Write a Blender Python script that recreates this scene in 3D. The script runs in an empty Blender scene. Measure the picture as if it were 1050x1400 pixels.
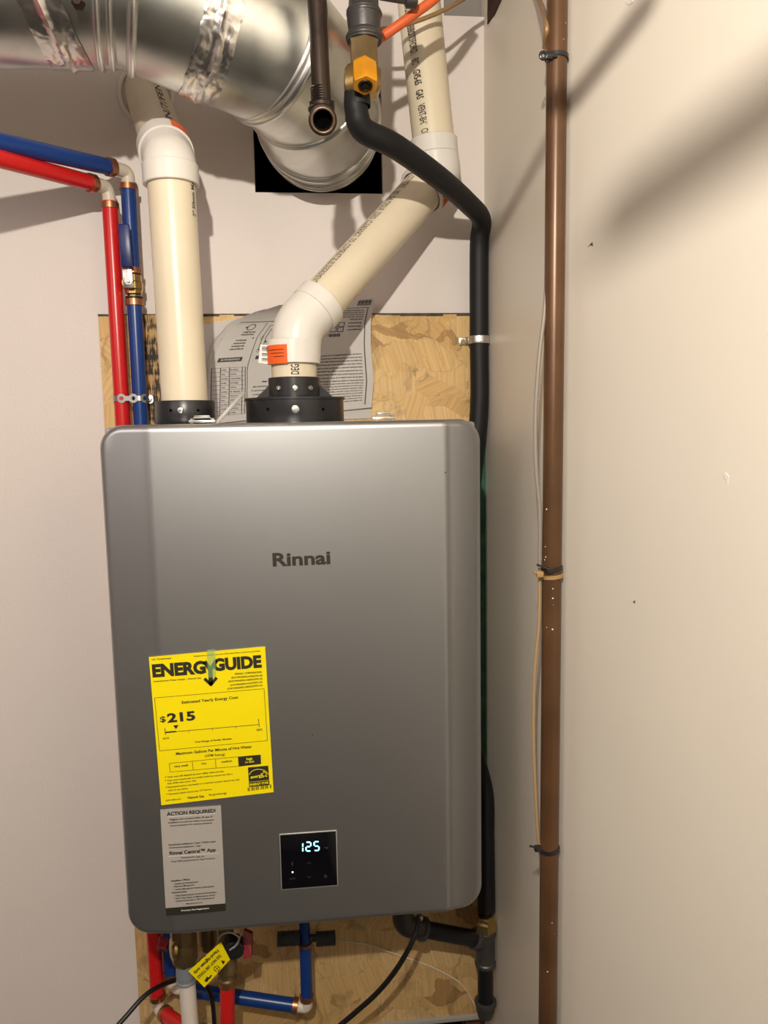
import bpy, bmesh, math, random
from mathutils import Vector, Matrix, noise
random.seed(7)
SC = bpy.context.scene
COL = SC.collection
R = math.radians
# ------------------------------------------------------------------ camera
CAM = Vector((0.0, -1.255, 1.55))
FPX = 1050.0
YAW, PITCH, ROLL = R(5.9), R(-6.6), R(1.04)
fwd = Vector((math.sin(YAW)*math.cos(PITCH), math.cos(YAW)*math.cos(PITCH), math.sin(PITCH)))
r0 = fwd.cross(Vector((0, 0, 1))).normalized()
u0 = r0.cross(fwd).normalized()
rt = (r0*math.cos(ROLL) - u0*math.sin(ROLL)).normalized()
up = (u0*math.cos(ROLL) + r0*math.sin(ROLL)).normalized()
cd = bpy.data.cameras.new('camera'); cd.sensor_fit = 'HORIZONTAL'; cd.sensor_width = 36.0
cd.lens = FPX*36/1050; cd.clip_start = 0.02; cd.clip_end = 50
cam = bpy.data.objects.new('camera', cd); COL.objects.link(cam)
m = Matrix((rt, up, -fwd)).transposed().to_4x4(); m.translation = CAM
cam.matrix_world = m
SC.camera = cam
def ray(px, py): return fwd*FPX + rt*(px-525.0) + up*(700.0-py)
def P(px, py, Y):
    d = ray(px, py); return CAM + d*((Y-CAM.y)/d.y)
def PX(px, py, X):
    d = ray(px, py); return CAM + d*((X-CAM.x)/d.x)
# ------------------------------------------------------------------ world, light, exposure
w = bpy.data.worlds.new('world'); SC.world = w; w.use_nodes = True
w.node_tree.nodes['Background'].inputs[0].default_value = (0.9, 0.85, 0.8, 1)
w.node_tree.nodes['Background'].inputs[1].default_value = 0.015
SC.view_settings.view_transform = 'Standard'
try: SC.view_settings.look = 'None'
except Exception: pass
SC.view_settings.exposure = 0.14; SC.view_settings.gamma = 1.0
SC.view_settings.use_curve_mapping = False
def lamp(name, loc, power, col, size, kind='POINT', target=None, size_y=None):
    l = bpy.data.lights.new(name, kind); l.energy = power; l.color = col
    if kind == 'POINT': l.shadow_soft_size = size
    else:
        l.size = size
        if size_y: l.shape = 'RECTANGLE'; l.size_y = size_y
    o = bpy.data.objects.new(name, l); COL.objects.link(o); o.location = loc
    if target: o.rotation_euler = (Vector(target)-Vector(loc)).to_track_quat('-Z', 'Y').to_euler()
    return o
LAMP = Vector((-.10, -1.47, 2.0))
lamp('ceiling_bulb_light', LAMP, 49, (1.0, 0.92, 0.80), 0.014)
lamp('fill_light', (-1.15, -1.6, 2.2), 5.5, (1.0, 0.84, 0.86), .8, 'AREA', (-.6, 0, 1.3))  # soft pinkish fill added for the left wall, no fixture behind it
# ------------------------------------------------------------------ materials
def new_mat(name):
    m = bpy.data.materials.new(name); m.use_nodes = True
    nt = m.node_tree; return m, nt, nt.nodes['Principled BSDF']
def mat(name, col, rough=.5, metal=0., spec=.5, emit=None, estr=1., bump=0., bscale=200., var=0., vscale=8., coat=0.):
    m, nt, b = new_mat(name)
    b.inputs['Base Color'].default_value = (*col, 1); b.inputs['Roughness'].default_value = rough
    b.inputs['Metallic'].default_value = metal; b.inputs['Specular IOR Level'].default_value = spec
    b.inputs['Coat Weight'].default_value = coat
    if emit: b.inputs['Emission Color'].default_value = (*emit, 1); b.inputs['Emission Strength'].default_value = estr
    tc = nt.nodes.new('ShaderNodeTexCoord')
    n = nt.nodes.new('ShaderNodeTexNoise'); n.inputs['Scale'].default_value = vscale; n.inputs['Detail'].default_value = 6
    nt.links.new(tc.outputs['Object'], n.inputs['Vector'])
    mx = nt.nodes.new('ShaderNodeMix'); mx.data_type = 'RGBA'
    mr = nt.nodes.new('ShaderNodeMapRange'); mr.inputs[1].default_value = .35; mr.inputs[2].default_value = .7
    nt.links.new(n.outputs['Fac'], mr.inputs[0]); nt.links.new(mr.outputs[0], mx.inputs['Factor'])
    mx.inputs[6].default_value = (*col, 1); v = max(var, .03)
    mx.inputs[7].default_value = (*[c*(1-v) for c in col], 1)
    nt.links.new(mx.outputs[2], b.inputs['Base Color'])
    if bump:
        n2 = nt.nodes.new('ShaderNodeTexNoise'); n2.inputs['Scale'].default_value = bscale; n2.inputs['Detail'].default_value = 3
        nt.links.new(tc.outputs['Object'], n2.inputs['Vector'])
        bp = nt.nodes.new('ShaderNodeBump'); bp.inputs['Strength'].default_value = bump; bp.inputs['Distance'].default_value = .001
        nt.links.new(n2.outputs['Fac'], bp.inputs['Height']); nt.links.new(bp.outputs[0], b.inputs['Normal'])
    return m
M = {}
M['wall'] = mat('wall_paint', (.76, .69, .65), .5, bump=.35, bscale=260, var=.03, vscale=3)
M['wall_side'] = mat('semi_gloss_wall_paint', (.80, .735, .63), .38, bump=.12, bscale=60, var=.04, vscale=4)
M['room'] = mat('room_paint', (.26, .24, .22), .8)
M['floor'] = mat('floor_dark', (.06, .055, .05), .8, var=.3)
M['heater'] = mat('silver_grey_metallic_paint', (.50, .508, .515), .365, metal=.97, bump=.03, bscale=900)
M['body'] = mat('heater_body_grey', (.35, .35, .35), .4, metal=.5)
M['black_plastic'] = mat('black_plastic', (.018, .018, .02), .32)
M['black_rubber'] = mat('black_rubber_jacket', (.008, .008, .009), .55, spec=.35, bump=.1, bscale=300)
M['cord'] = mat('black_cord', (.008, .008, .008), .4)
M['pvc'] = mat('cream_vent_pipe', (.80, .70, .52), .33, var=.1, vscale=9)
M['pvc_white'] = mat('white_vent_fitting', (.80, .76, .70), .25, var=.04)
M['pex_red'] = mat('red_plastic_pipe', (.62, .012, .012), .28)
M['pex_blue'] = mat('blue_plastic_pipe', (.006, .042, .21), .3)
M['pex_white'] = mat('white_plastic_pipe', (.75, .68, .6), .35)
M['poly'] = mat('ivory_plastic_fitting', (.72, .64, .52), .4)
M['crimp'] = mat('copper_crimp', (.55, .24, .12), .35, metal=.9, var=.3, vscale=60)
M['brown_pipe'] = mat('oxidised_copper', (.145, .070, .030), .34, metal=.3, var=.35, vscale=14)
M['iron'] = mat('dark_iron', (.045, .03, .022), .45, metal=.7, bump=.3, bscale=150, var=.4, vscale=30)
M['grey_iron'] = mat('grey_malleable_iron', (.085, .08, .078), .42, metal=.5, bump=.3, bscale=250, var=.2, vscale=40)
M['black_steel'] = mat('black_steel_pipe', (.012, .012, .014), .3, metal=.3)
M['brass'] = mat('brass', (.55, .38, .15), .28, metal=.95, var=.2, vscale=40)
M['dull_brass'] = mat('dull_brass', (.30, .21, .10), .42, metal=.8, var=.3, vscale=40)
M['amber'] = mat('amber_painted_cap', (.85, .36, .02), .3, metal=.35, var=.15, vscale=60)
M['steel'] = mat('zinc_steel', (.62, .61, .58), .28, metal=.95, var=.2, vscale=60)
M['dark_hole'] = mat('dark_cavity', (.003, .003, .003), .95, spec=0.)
M['green'] = mat('green_board', (.03, .13, .08), .7, var=.6, vscale=30)
M['orange'] = mat('orange_cable', (.75, .13, .03), .5)
M['orange_label'] = mat('orange_label', (.90, .12, .01), .5)
M['white_label'] = mat('white_label', (.75, .73, .7), .5)
M['tan'] = mat('tan_tube', (.36, .22, .10), .4, metal=.3, var=.2)
M['grey_cable'] = mat('grey_cable', (.30, .26, .22), .5)
M['yellow'] = mat('yellow_paper', (.95, .78, .0), .4)
M['ink'] = mat('black_ink', (.02, .018, .01), .6)
M['pipe_ink'] = mat('pipe_print', (.04, .03, .025), .5)
M['sticker'] = mat('grey_sticker', (.42, .39, .36), .5)
M['glass_black'] = mat('black_glass', (.002, .002, .004), .12)
M['digit'] = mat('blue_white_digits', (.2, .6, 1.), .5, emit=(.22, .68, 1.), estr=3.2)
M['led'] = mat('white_indicator', (1, 1, 1), .5, emit=(.75, .9, 1.), estr=2.2)
M['icon'] = mat('grey_icon_print', (.05, .05, .06), .5)
M['paper'] = mat('printed_paper', (.60, .57, .54), .7)
M['paper_ink'] = mat('grey_print', (.055, .05, .05), .7)
M['handle_red'] = mat('dark_red_handle', (.22, .008, .015), .4)
M['wood'] = mat('brown_wood', (.16, .06, .03), .7, var=.4)
M['trim'] = mat('grey_strip', (.40, .38, .35), .6)
M['chip'] = mat('white_plaster_chip', (.8, .78, .74), .8)
M['nick'] = mat('dark_nick', (.12, .10, .08), .8)
M['tie_wire'] = mat('grey_tie', (.42, .42, .42), .35)
M['clear'] = mat('clear_tube', (.72, .60, .42), .2)
M['navy'] = mat('navy_grip', (.006, .022, .13), .35)
M['black_ring'] = mat('black_band', (.01, .01, .01), .5)
M['grey_barb'] = mat('dark_grey_ribbed', (.045, .05, .055), .6)
M['bulb'] = mat('bulb_glass', (1, .9, .7), .4, emit=(1, .85, .6), estr=3)

def galv(name, base, rough, crumple):
    m, nt, b = new_mat(name)
    b.inputs['Metallic'].default_value = 1
    L = nt.links.new; N = nt.nodes.new
    tc = N('ShaderNodeTexCoord')
    n = N('ShaderNodeTexNoise'); n.inputs['Scale'].default_value = 9 if not crumple else 30; n.inputs['Detail'].default_value = 5
    n.inputs['Distortion'].default_value = .8
    L(tc.outputs['Object'], n.inputs['Vector'])
    cr = N('ShaderNodeValToRGB'); cr.color_ramp.elements[0].position = .3; cr.color_ramp.elements[1].position = .72
    cr.color_ramp.elements[0].color = (*[c*.62 for c in base], 1); cr.color_ramp.elements[1].color = (*base, 1)
    L(n.outputs['Fac'], cr.inputs[0]); L(cr.outputs[0], b.inputs['Base Color'])
    mr = N('ShaderNodeMapRange'); mr.inputs[3].default_value = rough*.75; mr.inputs[4].default_value = rough*1.35
    n3 = N('ShaderNodeTexNoise'); n3.inputs['Scale'].default_value = 22; n3.inputs['Detail'].default_value = 8
    L(tc.outputs['Object'], n3.inputs['Vector']); L(n3.outputs['Fac'], mr.inputs[0]); L(mr.outputs[0], b.inputs['Roughness'])
    n2 = N('ShaderNodeTexNoise'); n2.inputs['Scale'].default_value = 6 if not crumple else 45; n2.inputs['Detail'].default_value = 2
    L(tc.outputs['Object'], n2.inputs['Vector'])
    bp = N('ShaderNodeBump'); bp.inputs['Strength'].default_value = .5; bp.inputs['Distance'].default_value = .012 if not crumple else .006
    L(n2.outputs['Fac'], bp.inputs['Height']); L(bp.outputs[0], b.inputs['Normal'])
    return m
M['galv'] = galv('galvanised_sheet', (.76, .77, .73), .30, False)
M['foil'] = galv('foil_tape', (.90, .87, .84), .24, True)

def osb():
    m, nt, b = new_mat('strand_board'); L = nt.links.new; N = nt.nodes.new
    tc = N('ShaderNodeTexCoord')
    mp = N('ShaderNodeMapping'); mp.inputs['Rotation'].default_value = (math.pi/2, 0, 0); L(tc.outputs['Object'], mp.inputs[0])
    dn = N('ShaderNodeTexNoise'); dn.inputs['Scale'].default_value = 14; dn.inputs['Detail'].default_value = 4; L(mp.outputs[0], dn.inputs['Vector'])
    dm = N('ShaderNodeMix'); dm.data_type = 'RGBA'; dm.blend_type = 'LINEAR_LIGHT'; dm.inputs['Factor'].default_value = .05
    L(mp.outputs[0], dm.inputs[6]); L(dn.outputs['Color'], dm.inputs[7])
    def layer(scale, rot, stretch, seedoff):
        q = N('ShaderNodeMapping'); q.inputs['Rotation'].default_value = (0, 0, rot); q.inputs['Scale'].default_value = (1, stretch, 0)
        q.inputs['Location'].default_value = (seedoff, seedoff*1.7, 0); L(dm.outputs[2], q.inputs[0])
        v = N('ShaderNodeTexVoronoi'); v.inputs['Scale'].default_value = scale; v.inputs['Randomness'].default_value = 1; L(q.outputs[0], v.inputs['Vector'])
        e = N('ShaderNodeTexVoronoi'); e.feature = 'DISTANCE_TO_EDGE'; e.inputs['Scale'].default_value = scale; L(q.outputs[0], e.inputs['Vector'])
        sp = N('ShaderNodeSeparateColor'); L(v.outputs['Color'], sp.inputs[0])
        return v, e, sp
    v1, e1, s1 = layer(8, 1.75, 2.6, 0)
    v2, e2, s2 = layer(13, -1.0, 3.2, 3.3)
    # choose layer
    gt = N('ShaderNodeMath'); gt.operation = 'GREATER_THAN'; gt.inputs[1].default_value = .5; L(s1.outputs[2], gt.inputs[0])
    cm = N('ShaderNodeMix'); cm.data_type = 'RGBA'; L(gt.outputs[0], cm.inputs['Factor']); L(v1.outputs['Color'], cm.inputs[6]); L(v2.outputs['Color'], cm.inputs[7])
    em = N('ShaderNodeMix'); L(gt.outputs[0], em.inputs[0]); L(e1.outputs['Distance'], em.inputs[2]); L(e2.outputs['Distance'], em.inputs[3])
    sc = N('ShaderNodeSeparateColor'); L(cm.outputs[2], sc.inputs[0])
    a1 = N('ShaderNodeMath'); a1.operation = 'SUBTRACT'; a1.inputs[1].default_value = .5; L(sc.outputs[0], a1.inputs[0])
    a2 = N('ShaderNodeMath'); a2.operation = 'POWER'; a2.inputs[1].default_value = 3; L(a1.outputs[0], a2.inputs[0])
    ang = N('ShaderNodeMath'); ang.operation = 'MULTIPLY_ADD'; ang.inputs[1].default_value = 11; ang.inputs[2].default_value = 1.57; L(a2.outputs[0], ang.inputs[0])
    vr = N('ShaderNodeVectorRotate'); vr.rotation_type = 'Z_AXIS'; L(mp.outputs[0], vr.inputs['Vector']); L(ang.outputs[0], vr.inputs['Angle'])
    gm = N('ShaderNodeMapping'); gm.inputs['Scale'].default_value = (8, 240, 1); L(vr.outputs[0], gm.inputs[0])
    gn = N('ShaderNodeTexNoise'); gn.inputs['Scale'].default_value = 1; gn.inputs['Detail'].default_value = 4; L(gm.outputs[0], gn.inputs['Vector'])
    r1 = N('ShaderNodeValToRGB'); els = r1.color_ramp.elements
    els[0].position = 0; els[0].color = (.40, .22, .075, 1); els[1].position = 1; els[1].color = (.80, .55, .26, 1)
    e_ = els.new(.12); e_.color = (.68, .43, .17, 1); e_ = els.new(.5); e_.color = (.76, .50, .21, 1)
    L(sc.outputs[1], r1.inputs[0])
    g2 = N('ShaderNodeMapRange'); g2.inputs[1].default_value = .3; g2.inputs[2].default_value = .7; g2.inputs[3].default_value = .80; g2.inputs[4].default_value = 1.07
    L(gn.outputs['Fac'], g2.inputs[0])
    mu = N('ShaderNodeMix'); mu.data_type = 'RGBA'; mu.blend_type = 'MULTIPLY'; mu.inputs['Factor'].default_value = 1
    L(r1.outputs[0], mu.inputs[6]); L(g2.outputs[0], mu.inputs[7])
    # flake edges
    er = N('ShaderNodeMapRange'); er.inputs[1].default_value = 0; er.inputs[2].default_value = .014; er.inputs[3].default_value = .5; er.inputs[4].default_value = 1; L(em.outputs[0], er.inputs[0])
    kn = N('ShaderNodeTexNoise'); kn.inputs['Scale'].default_value = 30; L(mp.outputs[0], kn.inputs['Vector'])
    kr = N('ShaderNodeMapRange'); kr.inputs[1].default_value = .50; kr.inputs[2].default_value = .60; L(kn.outputs['Fac'], kr.inputs[0])
    mu2 = N('ShaderNodeMix'); mu2.data_type = 'RGBA'; mu2.blend_type = 'MULTIPLY'; L(kr.outputs[0], mu2.inputs['Factor'])
    L(mu.outputs[2], mu2.inputs[6]); L(er.outputs[0], mu2.inputs[7])
    # dark gaps / knots
    v3 = N('ShaderNodeTexVoronoi'); v3.inputs['Scale'].default_value = 11
    q3 = N('ShaderNodeMapping'); q3.inputs['Scale'].default_value = (1, .45, 0); q3.inputs['Rotation'].default_value = (0, 0, .7); L(dm.outputs[2], q3.inputs[0]); L(q3.outputs[0], v3.inputs['Vector'])
    s3 = N('ShaderNodeMath'); s3.operation = 'LESS_THAN'; s3.inputs[1].default_value = .05; L(v3.outputs['Distance'], s3.inputs[0])
    mu3 = N('ShaderNodeMix'); mu3.data_type = 'RGBA'; L(s3.outputs[0], mu3.inputs['Factor']); L(mu2.outputs[2], mu3.inputs[6]); mu3.inputs[7].default_value = (.28, .13, .045, 1)
    pn = N('ShaderNodeMapping'); pn.inputs['Scale'].default_value = (26, 7, 1); pn.inputs['Rotation'].default_value = (0, 0, .25); L(dm.outputs[2], pn.inputs[0])
    pt = N('ShaderNodeTexNoise'); pt.inputs['Scale'].default_value = 1; pt.inputs['Detail'].default_value = 5; pt.inputs['Distortion'].default_value = 1.2; L(pn.outputs[0], pt.inputs['Vector'])
    pm = N('ShaderNodeMapRange'); pm.inputs[1].default_value = .55; pm.inputs[2].default_value = .70; pm.inputs[3].default_value = 1.0; pm.inputs[4].default_value = .62; L(pt.outputs['Fac'], pm.inputs[0])
    mu4 = N('ShaderNodeMix'); mu4.data_type = 'RGBA'; mu4.blend_type = 'MULTIPLY'; mu4.inputs['Factor'].default_value = 1; L(mu3.outputs[2], mu4.inputs[6]); L(pm.outputs[0], mu4.inputs[7])
    L(mu4.outputs[2], b.inputs['Base Color']); b.inputs['Roughness'].default_value = .55
    bp = N('ShaderNodeBump'); bp.inputs['Strength'].default_value = .35; bp.inputs['Distance'].default_value = .002
    L(er.outputs[0], bp.inputs['Height']); L(bp.outputs[0], b.inputs['Normal'])
    return m
M['osb'] = osb()
def stamp():
    m, nt, b = new_mat('streaky_black_stamp'); L = nt.links.new; N = nt.nodes.new
    tc = N('ShaderNodeTexCoord'); mp = N('ShaderNodeMapping'); mp.inputs['Scale'].default_value = (420, 1, 42); L(tc.outputs['Object'], mp.inputs[0])
    n = N('ShaderNodeTexNoise'); n.inputs['Scale'].default_value = 1; n.inputs['Detail'].default_value = 4; L(mp.outputs[0], n.inputs[0])
    mq = N('ShaderNodeMapping'); mq.inputs['Scale'].default_value = (20, 1, 55); L(tc.outputs['Object'], mq.inputs[0])
    n2 = N('ShaderNodeTexNoise'); n2.inputs['Scale'].default_value = 1; L(mq.outputs[0], n2.inputs[0])
    ad = N('ShaderNodeMath'); ad.operation = 'ADD'; L(n.outputs['Fac'], ad.inputs[0]); L(n2.outputs['Fac'], ad.inputs[1])
    r = N('ShaderNodeValToRGB'); r.color_ramp.interpolation = 'EASE'
    r.color_ramp.elements[0].position = .47; r.color_ramp.elements[0].color = (.03, .022, .015, 1)
    r.color_ramp.elements[1].position = .56; r.color_ramp.elements[1].color = (.55, .34, .14, 1)
    hf = N('ShaderNodeMath'); hf.operation = 'MULTIPLY'; hf.inputs[1].default_value = .5; L(ad.outputs[0], hf.inputs[0])
    L(hf.outputs[0], r.inputs[0]); L(r.outputs[0], b.inputs['Base Color']); b.inputs['Roughness'].default_value = .7
    return m
M['stamp'] = stamp()
# ------------------------------------------------------------------ mesh helpers
WL = {}   # world location of every parent
def obj(name, bm, m, parent=None, label=None, smooth=True, ang=35):
    if isinstance(bm, tuple): bm_ = bmesh.new(); vs = [bm_.verts.new(v) for v in bm[0]]; \
        [bm_.faces.new([vs[i] for i in f]) for f in bm[1]]; bm = bm_
    bmesh.ops.remove_doubles(bm, verts=bm.verts, dist=1e-7)
    me = bpy.data.meshes.new(name)
    lo = Vector((1e9,)*3); hi = -lo
    for v in bm.verts:
        for i in range(3): lo[i] = min(lo[i], v.co[i]); hi[i] = max(hi[i], v.co[i])
    c = (lo+hi)/2
    if parent is None: c.z = lo.z
    for v in bm.verts: v.co -= c
    bmesh.ops.recalc_face_normals(bm, faces=bm.faces) if getattr(obj, 'recalc', True) else None
    bm.to_mesh(me); bm.free()
    me.materials.append(M[m] if isinstance(m, str) else m)
    if smooth:
        me.shade_smooth()
        me.set_sharp_from_angle(angle=R(ang))
    o = bpy.data.objects.new(name, me); COL.objects.link(o)
    if parent is not None:
        o.parent = parent; o.location = c - WL[parent.name]
    else: o.location = c
    WL[o.name] = c.copy()
    if label: o['label'] = label
    return o
def thing(name, loc, label, cat, group=None):
    o = bpy.data.objects.new(name, None); COL.objects.link(o); o.empty_display_size = .02
    o.location = loc; WL[o.name] = Vector(loc); tag(o, label, cat, group); return o
def tag(o, label, cat, group=None):
    o['label'] = label; o['category'] = cat
    if group: o['group'] = group
    return o
def struct(name, bm, m, **k):
    o = obj(name, bm, m, **k); o['kind'] = 'structure'; return o
def box(bm, lo, hi, bev=0, seg=2):
    lo, hi = Vector(lo), Vector(hi); g = bmesh.new()
    bmesh.ops.create_cube(g, size=1)
    for v in g.verts: v.co = Vector([(lo[i]+hi[i])/2 + v.co[i]*(hi[i]-lo[i]) for i in range(3)])
    if bev: bmesh.ops.bevel(g, geom=g.edges[:], offset=bev, segments=seg, profile=.5, affect='EDGES')
    merge(bm, g); return bm
def obox(bm, c, ax, ay, az, sx, sy, sz, bev=0):
    g = bmesh.new(); bmesh.ops.create_cube(g, size=1)
    for v in g.verts: v.co = Vector((v.co.x*sx, v.co.y*sy, v.co.z*sz))
    if bev: bmesh.ops.bevel(g, geom=g.edges[:], offset=bev, segments=2, profile=.5, affect='EDGES')
    ax, ay, az = Vector(ax).normalized(), Vector(ay).normalized(), Vector(az).normalized()
    for v in g.verts: v.co = Vector(c) + ax*v.co.x + ay*v.co.y + az*v.co.z
    merge(bm, g); return bm
def merge(bm, g):
    mp = {v: bm.verts.new(v.co) for v in g.verts}
    for f in g.faces:
        try: bm.faces.new([mp[v] for v in f.verts])
        except ValueError: pass
    g.free()
def frame(a):
    a = Vector(a).normalized(); t = Vector((0, 0, 1)) if abs(a.z) < .9 else Vector((1, 0, 0))
    x = t.cross(a).normalized(); return x, a.cross(x).normalized(), a
def crom(pts, k):
    pts = [Vector(p) for p in pts]
    if len(pts) < 3: return pts
    q = [pts[0]*2-pts[1]] + pts + [pts[-1]*2-pts[-2]]; out = []
    for i in range(1, len(q)-2):
        for j in range(k):
            t = j/k; a, b, c, d = q[i-1:i+3]
            out.append(.5*((2*b)+(c-a)*t+(2*a-5*b+4*c-d)*t*t+(3*b-a-3*c+d)*t**3))
    out.append(pts[-1]); return out
def fillet(pts, rad, k=6):
    pts = [Vector(p) for p in pts]; out = [pts[0]]
    for i in range(1, len(pts)-1):
        a, b, c = pts[i-1], pts[i], pts[i+1]
        d1, d2 = (a-b), (c-b); r = min(rad, d1.length*.49, d2.length*.49)
        p, q = b+d1.normalized()*r, b+d2.normalized()*r
        for j in range(k+1):
            t = j/k; out.append(p*(1-t)**2 + b*2*t*(1-t) + q*t*t)
    out.append(pts[-1]); return out
def rings(pts, r, n=24):
    pts = [Vector(p) for p in pts]; T = []
    for i in range(len(pts)-1): T.append((pts[i+1]-pts[i]).normalized())
    x, y, _ = frame(T[0]); out = []; cur = T[0]
    for i, p in enumerate(pts):
        ti = T[min(i, len(T)-1)]; tp = T[max(i-1, 0)]
        rr = r[i] if isinstance(r, (list, tuple)) else r
        # transport along tp, then project ring points to the mitre plane
        if i > 0:
            q = cur.rotation_difference(tp); x = q @ x; y = q @ y; cur = tp
        nrm = (tp+ti).normalized(); ring = []
        for k in range(n):
            a = 2*math.pi*k/n; o = x*math.cos(a)*rr + y*math.sin(a)*rr
            den = tp.dot(nrm)
            s = -o.dot(nrm)/den if abs(den) > .25 else 0
            ring.append(p + o + tp*s)
        out.append(ring)
    return out
def skin(bm, rg, caps=True):
    vs = [[bm.verts.new(p) for p in r] for r in rg]; n = len(vs[0])
    for i in range(len(vs)-1):
        for k in range(n):
            bm.faces.new((vs[i][k], vs[i][(k+1) % n], vs[i+1][(k+1) % n], vs[i+1][k]))
    if caps:
        bm.faces.new(list(reversed(vs[0]))); bm.faces.new(vs[-1])
    return bm
def tube(pts, r, n=24, caps=True, bm=None):
    bm = bm or bmesh.new(); return skin(bm, rings(pts, r, n), caps)
def lathe(prof, o, a, n=32, bm=None, caps=True, poly=False):
    """prof = [(radius, height)], around axis a from o"""
    bm = bm or bmesh.new(); x, y, a = frame(a); o = Vector(o)
    rg = [[o + a*h + (x*math.cos(2*math.pi*(k+.5*poly)/n) + y*math.sin(2*math.pi*(k+.5*poly)/n))*max(rr, 1e-4) for k in range(n)] for rr, h in prof]
    return skin(bm, rg, caps)
def torus(c, a, R_, r_, n=32, m_=10, bm=None):
    bm = bm or bmesh.new(); x, y, a = frame(a); c = Vector(c)
    vs = [[bm.verts.new(c + (x*math.cos(2*math.pi*i/n)+y*math.sin(2*math.pi*i/n))*(R_+r_*math.cos(2*math.pi*j/m_)) + a*r_*math.sin(2*math.pi*j/m_)) for j in range(m_)] for i in range(n)]
    for i in range(n):
        for j in range(m_): bm.faces.new((vs[i][j], vs[(i+1) % n][j], vs[(i+1) % n][(j+1) % m_], vs[i][(j+1) % m_]))
    return bm
_tc = {}
def glyphs(s, bold=0.):
    """text as flat mesh, bbox normalised to width 1; returns verts, faces, aspect"""
    k = (s, bold)
    if k in _tc: return _tc[k]
    c = bpy.data.curves.new('lettering', 'FONT'); c.body = s; c.offset = bold; c.resolution_u = 3; c.fill_mode = 'FRONT' if False else c.fill_mode
    o = bpy.data.objects.new('lettering_source', c); COL.objects.link(o)
    dg = bpy.context.evaluated_depsgraph_get(); me = bpy.data.meshes.new_from_object(o.evaluated_get(dg))
    vs = [v.co.copy() for v in me.vertices]; fs = [tuple(p.vertices) for p in me.polygons]
    bpy.data.objects.remove(o); bpy.data.curves.remove(c); bpy.data.meshes.remove(me)
    x0 = min(v.x for v in vs); x1 = max(v.x for v in vs)
    # vertical metric: cap height 0..0.73 for scaling by cap height
    _tc[k] = ([((v.x-x0)/(x1-x0), v.y/.73) for v in vs], fs); return _tc[k]
def flat(bm, uv, faces, fn):
    vs = [bm.verts.new(fn(u, v)) for u, v in uv]
    for f in faces:
        try: bm.faces.new([vs[i] for i in f])
        except ValueError: pass
def ptext(bm, s, x0, y0, x1, y1, h, Y, bold=0., up3=Vector((0, 0, 1))):
    if h < 5: bold += .012
    """text whose baseline runs between two photo points on the plane y=Y; cap height h (photo px)"""
    a, b = P(x0, y0, Y), P(x1, y1, Y); u = b-a
    n = Vector((0, -1, 0)); v = n.cross(u).normalized()
    hw = h*u.length/math.hypot(x1-x0, y1-y0)
    uv, fs = glyphs(s, bold); flat(bm, uv, fs, lambda p, q: a + u*p + v*q*hw)
def pline(bm, x0, y0, x1, y1, wpx, Y):
    a, b = P(x0, y0, Y), P(x1, y1, Y); u = b-a; v = Vector((0, -1, 0)).cross(u).normalized()
    hw = wpx*u.length/math.hypot(x1-x0, y1-y0)/2
    bm.faces.new([bm.verts.new(q) for q in (a-v*hw, b-v*hw, b+v*hw, a+v*hw)])
def pquad(bm, pts, Y, th=0.):
    f = bm.faces.new([bm.verts.new(P(x, y, Y)) for x, y in pts])
    if th:
        e = bmesh.ops.extrude_face_region(bm, geom=[f]); bmesh.ops.translate(bm, verts=[v for v in e['geom'] if isinstance(v, bmesh.types.BMVert)], vec=(0, th, 0))
def cyltext(bm, s, a, b, r, ang, h, bold=0., flip=False):
    """text wrapped on a cylinder from axis point a to b; ang = angle from the camera-facing side"""
    a, b = Vector(a), Vector(b); ax = (b-a); d = ax.normalized()
    n = (CAM-(a+b)/2); n = (n-d*n.dot(d)).normalized(); t = d.cross(n)
    uv, fs = glyphs(s, bold)
    def fn(p, q):
        th = ang + q*h/r
        return a + ax*p + (n*math.cos(th) - t*math.sin(th))*r
    flat(bm, uv, fs, fn)
def cylpatch(bm, a, b, r, a0, a1, n=12):
    a, b = Vector(a), Vector(b); d = (b-a).normalized()
    nn = (CAM-(a+b)/2); nn = (nn-d*nn.dot(d)).normalized(); t = d.cross(nn)
    pr = None
    for i in range(n+1):
        th = a0+(a1-a0)*i/n; o = (nn*math.cos(th)+t*math.sin(th))*r
        c = (bm.verts.new(a+o), bm.verts.new(b+o))
        if pr: bm.faces.new((pr[0], pr[1], c[1], c[0]))
        pr = c
def screw(parent, c, a, r=.004, name='screw', m='steel'):
    c = Vector(c); x, y, a = frame(a)
    bm = lathe([(r, -.004), (r, .0004), (r*.85, .0014), (r*.4, .0018)], c, a, 16)
    for ang in (0, 90):
        d = x*math.cos(R(ang+20))+y*math.sin(R(ang+20)); obox(bm, c+a*.0019, d, a.cross(d), a, r*1.1, r*.22, .0008)
    return obj(name, bm, m, parent)
Z = Vector((0, 0, 1)); BK = Vector((0, 1, 0)); FR = Vector((0, -1, 0)); XX = Vector((1, 0, 0))
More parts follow.
